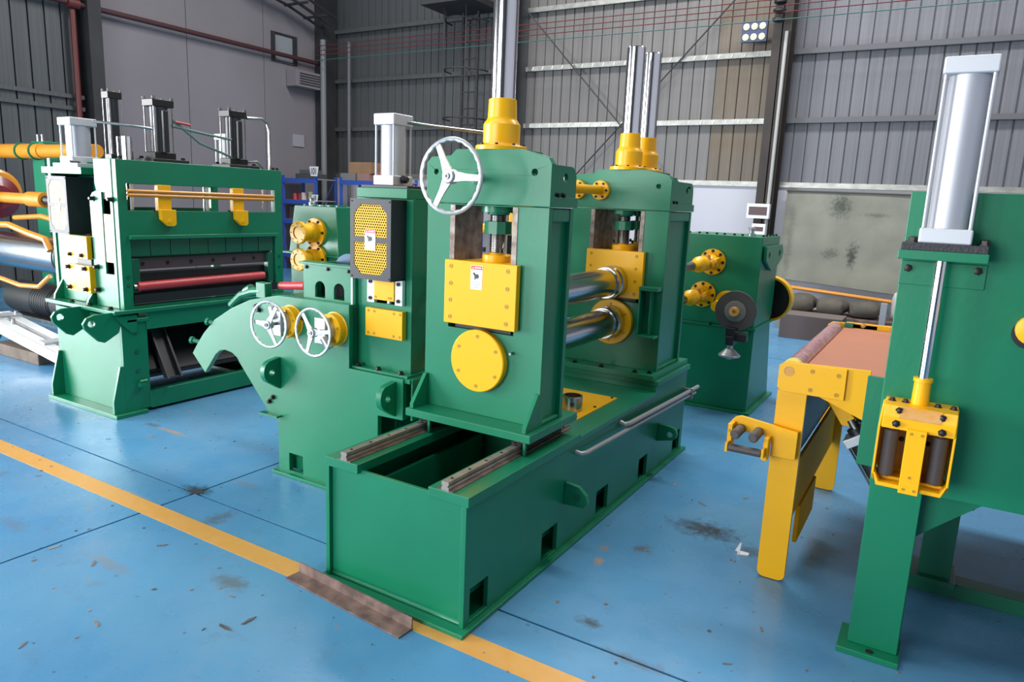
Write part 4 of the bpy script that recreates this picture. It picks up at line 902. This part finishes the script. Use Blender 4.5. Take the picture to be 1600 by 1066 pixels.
# guarded tower at its front
MB().box(-5.62, -5.13, 2.80, 2.82, .757, 1.235).box(-5.62, -5.13, 2.98, 3.0, 1.235, 1.655).build('tower_front', GREEN, sh, .003)
MB().box(-5.15, -5.13, 2.82, 3.0, .757, 1.235).box(-5.62, -5.60, 2.82, 3.0, .757, 1.655).build('tower_side', GREEN, sh)
MB().box(-5.685, -5.163, 2.77, 3.02, 1.66, 1.708).build('tower_cap', GREEN, sh, .003)
MB().box(-5.54, -5.22, 2.78, 3.02, 1.708, 1.735).build('cylinder_flange', ALUP, sh, .002)
air_cylinder(sh, -5.484, -5.318, 2.80, 2.99, 1.735, 2.05, .05, .055)
MB().lathe((-5.33, 2.85, 1.735), (0, -1, 0), [(0, .02), (.06, .02), (.065, .012)], 12).build('air_fitting', BLACK, sh)
guard_box(sh, -5.665, -5.40, 2.785, 2.978, 1.236, 1.642, YELD)
MB().box(-5.40, -5.13, 2.755, 2.79, 1.075, 1.235).build('slide_block', YEL, sh, .003)
hexes(sh, [(-5.35, 2.755, 1.10), (-5.20, 2.755, 1.10)], '-Y', .012, .02)
MB().box(-5.33, -5.15, 2.79, 2.80, 1.03, 1.075).build('slide_gap', BLACK, sh)
MB().box(-5.40, -5.10, 2.745, 2.79, .84, 1.03).build('slide_cover', YEL, sh, .003)
hexes(sh, [(x, 2.745, z) for x in (-5.36, -5.15) for z in (.865, 1.01)], '-Y', .013, .025)
MB().plate('X', [(2.80, .757), (2.73, .757), (2.735, .79), (2.80, .90)], -5.58, -5.56).plate('X', [(2.80, .757), (2.73, .757), (2.735, .79), (2.80, .88)], -5.14, -5.12).build('foot_gusset', GREEN, sh)
hexes(sh, [(-5.35, 2.74, .755), (-5.12, 2.74, .755), (-4.86, 2.74, .755)], '+Z', .015, .018)
air_cylinder(sh, -5.36, -5.20, 3.98, 4.12, 1.75, 2.05, .04, .05)

# ---------------- coil peeler at the far left
dc = thing('decoiler', 'coil peeler with a shiny steel coil, orange guide arms and a maroon hub', 'machine', (-8.2, 4.2, 0))
MB().cyl((-10.4, 3.62, .91), (-7.04, 3.62, .91), .175, 48).build('steel_coil', mat('coil_steel', (.42, .47, .53), .22, 1), dc, label='shiny blue grey steel coil')
for x in (-7.55, -7.02): MB().torus((x, 3.62, .91), (1, 0, 0), .16, .006, 40, 6).build('coil_edge', STEEL, dc)
MB().tube([(-8.4, 3.45, 1.13), (-8.0, 3.42, 1.17), (-7.7, 3.42, 1.18), (-7.35, 3.42, 1.12), (-7.05, 3.42, 1.08), (-6.98, 3.42, .98)], .03, 10).build('guide_arm', ORANGE, dc)
MB().tube([(-8.4, 3.40, .60), (-7.9, 3.38, .66), (-7.5, 3.38, .62), (-7.15, 3.38, .64), (-6.98, 3.40, .75)], .022, 10).build('guide_arm', ORANGE, dc)
MB().tube([(-8.3, 3.75, 1.22), (-7.7, 3.72, 1.26), (-7.3, 3.70, 1.22), (-7.0, 3.68, 1.05), (-6.97, 3.62, .95)], .025, 10).build('guide_arm', ORANGE, dc)
MB().lathe((-8.72, 3.75, 1.42), (1, 0, 0), [(0, .22), (.10, .22), (.16, .12), (.16, .0)], 36).build('hub', MAROON, dc, label='maroon round hub')
MB().lathe((-8.70, 3.75, 1.46), (1, 0, 0), [(0, .25), (.06, .25), (.08, .22)], 30).build('hub_ring', ORANGE, dc)
MB().lathe((-8.3, 3.75, 1.42), (1, 0, 0), [(-.3, .055), (.34, .055), (.34, .075), (.64, .075), (.64, 0)], 24).build('shaft_sleeve', ORANGE, dc)
MB().cyl((-7.66, 3.75, 1.42), (-6.6, 3.75, 1.42), .045, 18).build('spindle', DARKST, dc)
MB().box(-10.9, -10.1, 3.4, 4.0, .0, .8).box(-10.8, -10.2, 3.5, 3.95, .8, 1.7).build('pedestal', GREEN, dc, .01)
MB().tube([(-8.0, 4.2, 1.45), (-7.7, 4.2, 1.47), (-7.5, 4.2, 1.46), (-7.44, 4.2, 1.38)], .014, 8).tube([(-8.0, 4.15, 1.42), (-7.7, 4.15, 1.44), (-7.55, 4.15, 1.43), (-7.5, 4.15, 1.34)], .014, 8).build('hydraulic_pipe', STEEL, dc)
gp = thing('gantry_post', 'square green post carrying a horizontal orange beam behind the decoiler', 'post', (-9.25, 4.5, 0))
MB().box(-9.42, -9.16, 4.5, 4.75, 0, 2.06).build('post', GREEN, gp, .005)
MB().cyl((-10.9, 4.42, 1.94), (-9.0, 4.42, 1.94), .085, 20).cyl((-9.0, 4.42, 1.94), (-7.9, 4.42, 1.94), .075, 20).build('beam', ORANGE, gp)
for x in (-9.47, -9.15): MB().lathe((x, 4.42, 1.94), (1, 0, 0), [(0, .10), (.02, .10)], 24).build('beam_flange', GREEN, gp)
for x in (-9.35, -9.25): MB().cyl((x, 4.55, 2.06), (x, 4.55, 2.14), .015, 8).build('stud', STEEL, gp)
mo = thing('electric_motor', 'black round electric motor standing behind the white channel', 'motor', (-8.0, 4.3, 0))
MB().lathe((-9.6, 4.3, .235), (1, 0, 0), [(0, .12), (.05, .19), (1.0, .19), (1.05, .17), (1.1, .17), (1.1, .20), (1.75, .20), (1.8, .15), (1.8, 0)], 36).build('motor_body', mat('black_motor', (.02, .02, .022), .5), mo)
for k in range(9): MB().torus((-8.95+.05*k, 4.3, .235), (1, 0, 0), .19, .008, 30, 5).build('cooling_fin', BLACK, mo)
MB().box(-9.5, -7.7, 4.15, 4.45, 0, .045).build('motor_foot', STEEL, mo, .004)
MB().box(-8.3, -8.1, 4.22, 4.38, .41, .47).build('terminal_box', GREY, mo, .006)
# white channel on a block
wk = tag(MB().box(-7.52, -6.72, 3.12, 3.42, 0, .105).build('timber_block', WOOD, None, .006), 'old timber block lying on the floor under the white channel', 'timber')
rp = thing('white_channel', 'white painted double channel tilted on the timber block', 'channel', (-7.1, 3.25, .2))
def tilt(mb):
    bmesh.ops.rotate(mb.b, verts=mb.b.verts, cent=(-7.1, 3.25, .2), matrix=Matrix.Rotation(R(8), 3, 'Y')); return mb
for y in (3.12, 3.27):
    tilt(MB().box(-7.72, -6.38, y, y+.012, .165, .265).box(-7.72, -6.38, y, y+.09, .255, .268).box(-7.72, -6.38, y, y+.09, .16, .172)).build('channel', WHITE, rp, .002)
tilt(MB().box(-7.6, -7.5, 3.12, 3.37, .268, .29).box(-6.7, -6.6, 3.12, 3.37, .268, .29)).build('cross_plate', ALUP, rp)
for x, y in ((-7.55, 3.16), (-7.55, 3.34), (-7.3, 3.2)): tilt(MB().cyl((x, y, .268), (x, y, .315), .016, 10)).build('stud', STEEL, rp)
hr = thing('hose_reel', 'small dark green hose reel at the left end of the white channel', 'reel', (-7.75, 3.2, 0))
MB().torus((-7.80, 3.2, .17), (1, .3, 0), .12, .03, 30, 8).build('reel_rim', GREEN2, hr)
MB().lathe((-7.86, 3.2, .17), (1, 0, 0), [(0, .05), (.12, .05), (.12, 0)], 16).build('reel_hub', GREY, hr)
MB().box(-7.84, -7.77, 3.1, 3.3, 0, .03).build('reel_foot', GREEN2, hr)

# ---------------- gearbox with spindles behind the stand
gb = thing('pinion_gearbox', 'tall green gearbox with yellow universal spindles and a round brake disc', 'gearbox', (-1.5, 6.0, 0))
MB().plate('X', [(5.72, .70), (6.29, .70), (6.36, .74), (6.36, 1.41), (5.72, 1.41)], -1.86, -1.212).build('gear_case', GREEN, gb, .006)
MB().plate('X', [(5.72, .02), (6.50, .02), (6.30, .66), (6.30, .68), (5.72, .68)], -1.86, -1.206).build('lower_case', GREEN, gb, .006)
MB().box(-1.87, -1.196, 5.71, 6.33, .68, .70).build('case_flange', GREEN, gb, .003)
MB().box(-1.90, -1.17, 5.68, 6.55, 0, .02).build('foot_plate', GREEN, gb, .003)
bolts(gb, [(-1.8+.07*k, 5.76+.03*(k % 2), 1.41) for k in range(8)]+[(-1.23, 5.8+.12*k, 1.41) for k in range(5)], '+Z', .010, .014)
hexes(gb, [(-1.55, 5.715, .695), (-1.3, 5.715, .695)], '-Y', .012, .012)
MB().lathe((-1.32, 5.8, 1.41), (0, 0, 1), [(0, .03), (.02, .03), (.025, .018), (.05, .018), (.055, .03), (.07, .026)], 14).build('breather', ALU, gb)
MB().plate('X', [[(5.74, 1.34), (6.34, 1.34), (6.40, 1.28), (6.36, 1.22), (6.12, 1.14), (5.98, 1.14), (5.76, 1.23)], circ(5.86, 1.27, .025, 12), circ(6.25, 1.27, .03, 12)], -1.205, -1.18).build('lifting_lug', GREEN, gb, .004)
def spindle(p0, p1, zf):
    a, b = Vector(p0), Vector(p1); d = (b-a).normalized()
    s = MB().lathe(p0, (0, -1, 0), [(0, .103), (.022, .103), (.026, .098), (.03, .07), (.05, .065)], 36).build('spindle_flange', YEL, gb)
    hexes(s, [(p0[0]+.084*cos(R(45*k)), p0[1]-.026, p0[2]+.084*sin(R(45*k))) for k in range(8)], '-Y', .010, .010)
    y = MB(); y.lathe(a+Vector((0, -.05, 0)), (0, -1, 0), [(0, .06), (.07, .055), (.10, .04)], 20)
    for sx in (-1, 1): y.plate('X', [(a.y-.05, a.z-.04), (a.y-.05, a.z+.04), (a.y-.18, a.z+.028), (a.y-.19, a.z), (a.y-.18, a.z-.028)], a.x+sx*.055-.012, a.x+sx*.055+.012)
    y.build('yoke', YEL, s, .004)
    c = a+Vector((0, -.16, 0)); MB().cyl(c-Vector((.075, 0, 0)), c+Vector((.075, 0, 0)), .022, 14).cyl(c-Vector((0, 0, .06)), c+Vector((0, 0, .06)), .022, 14).build('cross_trunnion', YELD, s)
    e = Vector(p1); q = (e-c).normalized()
    MB().lathe(c+q*.03, q, [(0, .03), (.05, .06), (.12, .062), (.16, .04), (.24, .036)], 22).build('yoke_inner', YEL, s)
    MB().lathe(c+q*.25, q, [(0, .032), ((e-c).length-.5, .032)], 18).build('spindle_shaft', STEEL, s)
    MB().lathe(e-q*.25, q, [(0, .036), (.08, .04), (.10, .062), (.22, .06)], 22).build('yoke_outer', YEL, s)
spindle((-1.58, 5.72, 1.195), (-1.71, 4.62, 1.14), 0); spindle((-1.635, 5.72, .93), (-1.71, 4.62, .90), 0)
MB().lathe((-1.435, 5.72, .885), (0, -1, 0), [(0, .093), (.02, .093), (.024, .088), (.024, .05), (.10, .045), (.33, .04)], 36).build('input_flange', YEL, gb)
bk = MB().lathe((-1.262, 5.30, .878), (0, -1, 0), [(0, .150), (.012, .150), (.014, .147), (.014, .0)], 56).build('brake_disc', mat('brake_disc', (.10, .085, .085), .5, .5), gb)
MB().lathe((-1.262, 5.286, .878), (0, -1, 0), [(0, .078), (.006, .078), (.008, .07), (.010, .04)], 40).build('disc_centre', mat('disc_mid', (.22, .20, .19), .5, .4), bk)
MB().lathe((-1.262, 5.276, .878), (0, -1, 0), [(0, .036), (.03, .036), (.034, .03), (.034, .012), (.02, .01), (.02, 0)], 28).build('disc_hub', YELD, bk)
MB().cyl((-1.262, 5.30, .878), (-1.262, 5.72, .878), .035, 18).build('brake_shaft', STEEL, gb)
MB().box(-1.31, -1.235, 5.24, 5.34, .69, .76).box(-1.30, -1.24, 5.22, 5.36, .63, .70).box(-1.25, -1.16, 5.26, 5.33, .66, .72).build('brake_calliper', BLACK, gb, .008)
MB().cyl((-1.27, 5.27, .56), (-1.27, 5.27, .65), .02, 12).build('calliper_rod', ALU, gb)
MB().lathe((-1.27, 5.27, .60), (0, 0, -1), [(0, .03), (.015, .045), (.035, .066), (.045, .078), (.055, .078), (.065, .06), (.07, .02), (.08, .015), (.08, 0)], 30).build('brake_chamber', ALU, gb)
MB().box(-1.30, -1.24, 5.33, 5.72, .64, .68).build('calliper_arm', GREEN2, gb)
fw = MB(); fw.lathe((-1.262, 6.38, .865), (0, 1, 0), [(0, .195), (.13, .195), (.13, .178), (0, .178), (0, .195)], 48); fw.build('guard_ring', YEL, gb)
MB().lathe((-1.262, 6.49, .865), (0, 1, 0), [(0, .178), (.02, .178), (.03, .03), (.06, .03)], 36).build('pulley', BLACK, gb)

# ---------------- right frame with the air cylinder and guide rollers
rf = thing('side_guide_frame', 'green frame at the right edge with a tall white air cylinder and yellow roller head', 'machine', (0.1, 3.1, 0))
MB().box(-.156, .052, 2.718, 2.905, 0, .022).build('foot_plate', GREEN, rf, .003)
MB().box(-.124, .042, 2.775, 2.79, .022, .66).box(-.124, -.11, 2.79, 2.90, .022, .66).box(.028, .042, 2.79, 2.90, .022, .66).build('post', GREEN, rf, .003)
MB().cyl((-.045, 2.745, .022), (-.045, 2.745, .024), .014, 14).build('anchor_hole', BLACK, rf)
MB().box(-.127, 1.9, 2.775, 2.79, .655, 1.689).build('side_panel', GREEN, rf, .003)
MB().box(-.19, -.115, 2.95, 2.965, .66, 1.01).build('inner_flange', GREEN, rf, .002)
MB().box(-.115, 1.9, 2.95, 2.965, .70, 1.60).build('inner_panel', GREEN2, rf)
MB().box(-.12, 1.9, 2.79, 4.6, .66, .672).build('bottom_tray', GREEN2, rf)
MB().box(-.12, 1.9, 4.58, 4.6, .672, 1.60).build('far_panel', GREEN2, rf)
MB().plate('Y', [(.042, .66), (.26, .66), (.042, .46)], 2.86, 2.875).build('gusset', GREEN, rf, .002)
for x in (.08, 1.6): MB().box(x, x+.12, 3.40, 3.52, .07, .66).build('rear_leg', GREEN2, rf)
MB().box(-.12, 1.9, 3.42, 3.52, 0, .065).build('floor_beam', GREEN2, rf, .003)
MB().box(.0, .22, 3.36, 3.56, .065, .09).build('floor_beam_pad', GREEN2, rf, .003)
MB().box(-.135, .115, 2.645, 2.775, 1.470, 1.500).build('mount_plate', GREEN, rf, .003)
MB().box(-.128, .11, 2.648, 2.775, 1.500, 1.524).build('cylinder_flange', mat('black_cast', (.03, .03, .033), .6, bump=.8, bscale=120), rf, .002)
hexes(rf, [(-.105, 2.775, 1.435), (.095, 2.775, 1.44)], '-Y', .013, .014)
MB().box(-.127, .12, 2.768, 2.775, 1.38, 1.46).build('mount_backing', GREEN, rf, .002)
hexes(rf, [(-.10, 2.70, 1.524), (-.10, 2.75, 1.524), (.10, 2.70, 1.524), (.10, 2.75, 1.524)], '+Z', .014, .016)
air_cylinder(rf, -.084, .064, 2.652, 2.772, 1.524, 2.090, .048, .052)
MB().cyl((-.009, 2.705, 1.07), (-.009, 2.705, 1.47), .0165, 28).build('piston_rod', CHROME, rf)
MB().lathe((-.009, 2.705, .975), (0, 0, 1), [(0, .027), (.09, .025), (.092, .029), (.104, .029), (.104, .017)], 28).build('rod_socket', YEL, rf)
# roller head
rh = bpy.data.objects.new('roller_head', None); COL.objects.link(rh); rh.parent = rf; rh.location = Vector((0, 2.65, .7))-worldloc(rf)
MB().plate('Y', [(-.113, .975), (-.108, .985), (.104, .985), (.108, .975), (.095, .72), (.088, .712), (-.092, .712), (-.112, .745)], 2.735, 2.775).build('back_plate', YEL, rh, .002)
MB().plate('X', [(2.735, .988), (2.63, .988), (2.60, .955), (2.60, .915), (2.735, .915)], -.108, .104).build('top_block', YEL, rh, .003)
MB().plate('X', [(2.628, .9885), (2.626, .990), (2.598, .956), (2.5995, .9545)], -.06, .06).build('worn_strip', YELD, rh)
MB().box(-.110, .100, 2.655, 2.735, .712, .735).build('bottom_bar', YEL, rh, .004)
MB().plate('Y', [(-.10, .712), (.09, .712), (.104, .75), (.100, .75), (.086, .725), (-.092, .725), (-.106, .755), (-.112, .755)], 2.602, 2.655).build('bottom_lip', YEL, rh, .002)
for x0_, x1_ in ((-.117, -.110), (.100, .107)): MB().plate('X', [(2.735, .98), (2.66, .96), (2.602, .92), (2.602, .75), (2.66, .712), (2.735, .712)], x0_, x1_).build('side_rib', YEL, rh, .002)
st_ = MB().box(-.032, .026, 2.585, 2.60, .706, .925).build('centre_strap', YEL, rh, .002)
bolts(st_, [(-.018, 2.585, .912), (.013, 2.585, .912), (-.018, 2.585, .722), (.013, 2.585, .722), (-.005, 2.585, .765)], '-Y', .005, .0015, YELB)
MB().box(-.03, .024, 2.60, 2.70, .735, .915).build('centre_core', YELD, rh)
for x in (-.078, .066):
    w_ = MB().lathe((x, 2.645, .742), (0, 0, 1), [(0, .020), (.003, .0245), (.160, .0245), (.163, .02)], 28).build('guide_roller', RUBBER, rh, label='grey rubber guide roller')
    MB().lathe((x, 2.645, .736), (0, 0, 1), [(0, .010), (.18, .010)], 12).build('roller_pin', YELD, rh)
hexes(rh, [(-.062, 2.618, .975), (-.066, 2.598, .935), (.062, 2.618, .972), (.066, 2.598, .93)], '-Y', .0085, .010)
hexes(rh, [(-.09, 2.70, .988), (-.05, 2.70, .988), (.045, 2.70, .988), (.09, 2.70, .988)], '+Z', .0085, .010)
hexes(rh, [(-.046, 2.73, .85), (.033, 2.73, .85)], '-Y', .006, .008)
# lower lifting cylinder
def slant_cyl(par, a, b, w, m1=ALU):
    a, b = Vector(a), Vector(b); d = (b-a); L_ = d.length; q = d.to_track_quat('Z', 'Y').to_matrix()
    def put(mb, nm, mm, bev=0):
        bmesh.ops.transform(mb.b, matrix=Matrix.Translation(a)@q.to_4x4(), verts=mb.b.verts); mb.build(nm, mm, par, bev)
    put(MB().box(-w/2, w/2, -w/2, w/2, 0, w*.32), 'end_cap', m1, .003); put(MB().box(-w/2, w/2, -w/2, w/2, L_-w*.32, L_), 'end_cap', m1, .003)
    put(MB().cyl((0, 0, w*.32), (0, 0, L_-w*.32), w*.45, 30), 'barrel', mat('dark_barrel', (.13, .13, .14), .3, .8))
    for sx in (-1, 1):
        for sy in (-1, 1): put(MB().cyl((sx*w*.42, sy*w*.42, w*.2), (sx*w*.42, sy*w*.42, L_-w*.2), w*.04, 8), 'tie_rod', STEEL)
    put(MB().cyl((0, 0, -w*.5), (0, 0, 0), w*.16, 16), 'rod', STEEL); put(MB().cyl((0, 0, -w*.2), (0, 0, 0), w*.3, 20), 'gland', DARKST)
lc = bpy.data.objects.new('lift_cylinder', None); COL.objects.link(lc); lc.parent = rf; lc.location = Vector((.1, 3.2, .5))-worldloc(rf)
slant_cyl(lc, (.055, 3.25, .585), (.135, 3.25, .455), .115)
MB().tube([(.17, 3.22, .535), (.21, 3.2, .54), (.235, 3.18, .555)], .010, 8).tube([(.17, 3.22, .52), (.20, 3.2, .50), (.225, 3.18, .50)], .007, 8).box(.15, .185, 3.20, 3.25, .49, .55).build('air_fitting', BLACK, lc)
kb = MB().lathe((.262, 2.775, 1.272), (0, -1, 0), [(0, .035), (.02, .035), (.03, .045), (.06, .045), (.065, .02)], 20).build('clamp_knob', YEL, rf)
MB().lathe((.262, 2.775, 1.255), (0, -1, 0), [(0, .05), (.012, .05), (.012, .03)], 20).build('knob_seat', BLACK, rf)

# ---------------- yellow swing table
st = thing('swing_table', 'yellow swing table with a wrapped red roller and orange belt top', 'conveyor', (-.4, 3.8, 0))
def side(y0, y1, y2):
    MB().plate('Y', [(-.536, .972), (-.512, .99), (-.276, .990), (-.275, .862), (-.516, .862), (-.536, .878)], y0, y1).build('bearing_plate', YEL, st, .002)
    MB().plate('Y', [(-.50, .988), (-.19, .998), (-.182, .785), (-.367, .858), (-.50, .90)], y1, y2).build('side_plate', YEL, st, .002)
side(3.10, 3.114, 3.126); side(4.50, 4.514, 4.526)
bp_ = [c for c in st.children if c.name.startswith('bearing_plate')][0]
bolts(bp_, [(-.405, 3.10, .965), (-.305, 3.10, .962), (-.405, 3.10, .886), (-.305, 3.10, .882)], '-Y', .009, .002, YELB)
MB().lathe((-.495, 3.10, .952), (0, -1, 0), [(0, .021), (.0015, .021), (.0015, .018), (.0005, .017), (.0005, 0)], 24).build('roller_bearing_cap', YELD, bp_)
MB().cyl((-.487, 3.135, .958), (-.487, 4.42, .958), .040, 36).build('wrapped_roller', REDROLL, st, label='red roller still wrapped in clear film')
MB().lathe((-.487, 3.127, .958), (0, 1, 0), [(0, .043), (.03, .043), (.03, .041)], 30).build('roller_tape', mat('yellow_tape', (.75, .65, .12), .4), st)
MB().cyl((-.487, 4.42, .958), (-.487, 4.5, .958), .015, 12).build('roller_shaft', BLACK, st)
MB().box(-.445, 1.9, 3.127, 4.48, .955, .968).build('belt', BELT, st, .003)
MB().box(-.18, 1.85, 3.14, 3.17, .80, .954).build('belt_frame', YEL, st)
MB().box(-.44, 1.2, 4.50, 4.53, .965, .995).build('edge_rail', YEL, st, .002)
MB().box(-.445, -.40, 4.47, 4.498, .968, .995).build('rail_clamp', GREEN, st, .002)
hexes(st, [(-.35, 4.50, .985), (-.2, 4.50, .985)], '-Y', .01, .01, YELD)
def legp(y0, y1, x0, x1, z0):
    r_ = .03; MB().plate('Y', [(x0, .86), (x0, z0+r_)]+arc(x0+r_, z0+r_, r_, 180, 270, 6)[1:]+arc(x1-r_, z0+r_, r_, 270, 360, 6)+[(x1, .86)], y0, y1).build('leg', YEL, st, .003)
legp(3.12, 3.145, -.535, -.418, .004); legp(4.40, 4.425, -.50, -.38, .004)
MB().box(-.435, -.42, 3.145, 4.40, .30, .56).build('leg_panel', YELM, st, .003)
MB().box(-.46, -.44, 3.145, 4.40, .56, .80).build('leg_web', mat('web_green', (.10, .13, .10), .5), st)
MB().cyl((-.47, 3.145, .585), (-.47, 4.40, .585), .018, 12).build('cross_bar', BLACK, st)
MB().box(-.43, -.41, 3.3, 3.75, .12, .30).build('leg_rib', YELM, st, .003)
MB().plate('Y', [(-.38, .82), (-.33, .82), (-.33, .73), (-.38, .73)], 3.5, 3.6).build('pivot_block', YEL, st, .004)
MB().plate('Y', [(-.40, .86), (-.36, .86), (-.235, .735), (-.25, .70), (-.29, .70)], 3.32, 3.36).build('link_arm', YEL, st, .004)
MB().plate('Y', [(-.40, .89), (-.33, .875), (-.22, .78), (-.215, .755), (-.24, .76)], 3.28, 3.31).build('link_guard', BLACK, st, .003)
MB().box(-.42, -.2, 3.127, 4.48, .86, .90).build('under_frame', BLACK, st)
sc = bpy.data.objects.new('swing_cylinder', None); COL.objects.link(sc); sc.parent = st; sc.location = Vector((-.2, 3.3, .65))-worldloc(st)
slant_cyl(sc, (-.222, 3.33, .680), (-.045, 3.33, .42), .125)
# roller bracket
bk_ = bpy.data.objects.new('roller_bracket', None); COL.objects.link(bk_); bk_.parent = st; bk_.location = Vector((-.6, 3.05, .65))-worldloc(st)
MB().plate('Y', [(-.705, .70), (-.69, .718), (-.665, .728), (-.43, .70), (-.43, .575), (-.53, .575), (-.53, .63), (-.545, .66), (-.66, .66), (-.70, .60)], 3.085, 3.10).build('back_plate', YEL, bk_, .003)
MB().box(-.705, -.685, 3.03, 3.085, .575, .70).box(-.552, -.532, 3.03, 3.085, .565, .665).build('side_cheek', YEL, bk_, .003)
MB().box(-.52, -.428, 3.080, 3.118, .578, .697).build('fixing_plate', YEL, bk_, .002)
for x in (-.66, -.585):
    MB().lathe((x, 3.08, .672), (0, -1, 0), [(0, .021), (.10, .021), (.104, .018), (.104, .014), (.108, .014), (.108, 0)], 26).build('roller', RUBBER, bk_, label='short grey rubber roller')
MB().cyl((-.685, 3.00, .605), (-.552, 3.00, .605), .017, 18).build('roller', RUBBER, bk_)
MB().box(-.70, -.69, 2.99, 3.05, .585, .625).box(-.55, -.54, 2.99, 3.05, .585, .625).build('side_cheek', YEL, bk_)
bolts(bk_, [(-.54, 3.085, .655), (-.545, 3.03, .60), (-.695, 3.03, .67)], '-Y', .006, .002, YELB)

# ---------------- bits on the floor
pp = MB(); pp.plate('Z', [(0, 0), (.05, .005), (.055, .03), (.02, .04), (.0, .025)], 0, .003)
v = MB(); v.b.free(); v.b = pp.b
v.plate('Y', [(-.01, .003), (.012, .003), (.016, .05), (.008, .045)], .028, .030)
po = v.build('paper_scrap', WHITE, None); po.location = (-.655, 3.265, .0008); po.rotation_euler = (0, 0, R(15)); tag(po, 'torn white paper scrap on the blue floor near the yellow leg', 'paper')
def smear(nm, x, y, rx, ry, m_, lab, cat):
    o = MB().plate('Z', blob(x, y, rx, ry, 20, .3), .0004, .0012).build(nm, m_, floor); o['label'] = lab; return o
rnd = random.Random(5)
deb = MB()
for k in range(420):
    x, y = rnd.uniform(-6, .6), rnd.uniform(.7, 4.2); s_ = rnd.uniform(.002, .009); a = rnd.uniform(0, pi)
    st_ = rnd.choice((1, 1, 1.5, 4))
    if -3.2 < x < -1.3 and y > 1.9: continue
    pts = [(x+s_*cos(q)*rnd.uniform(.5, 1.3)*st_*cos(a)-s_*sin(q)*sin(a), y+s_*cos(q)*st_*sin(a)+s_*sin(q)*cos(a)) for q in (0, 1.3, 2.6, 3.9, 5.1)]
    deb.plate('Z', pts, .0003, .002)
do = deb.build('floor_debris', mat('debris', (.06, .055, .05), .8, var=.6, vscale=5, col2=(.28, .24, .2)), None); do['kind'] = 'stuff'; tag(do, 'small dark chips and flakes scattered over the blue floor', 'debris')
jc = MB().plate('Z', blob(-3.27, 2.235, .05, .035, 14, .4), .0004, .0015).build('joint_chip', JOINT, floor); jc['label'] = 'chipped dark corner where the floor joints cross'
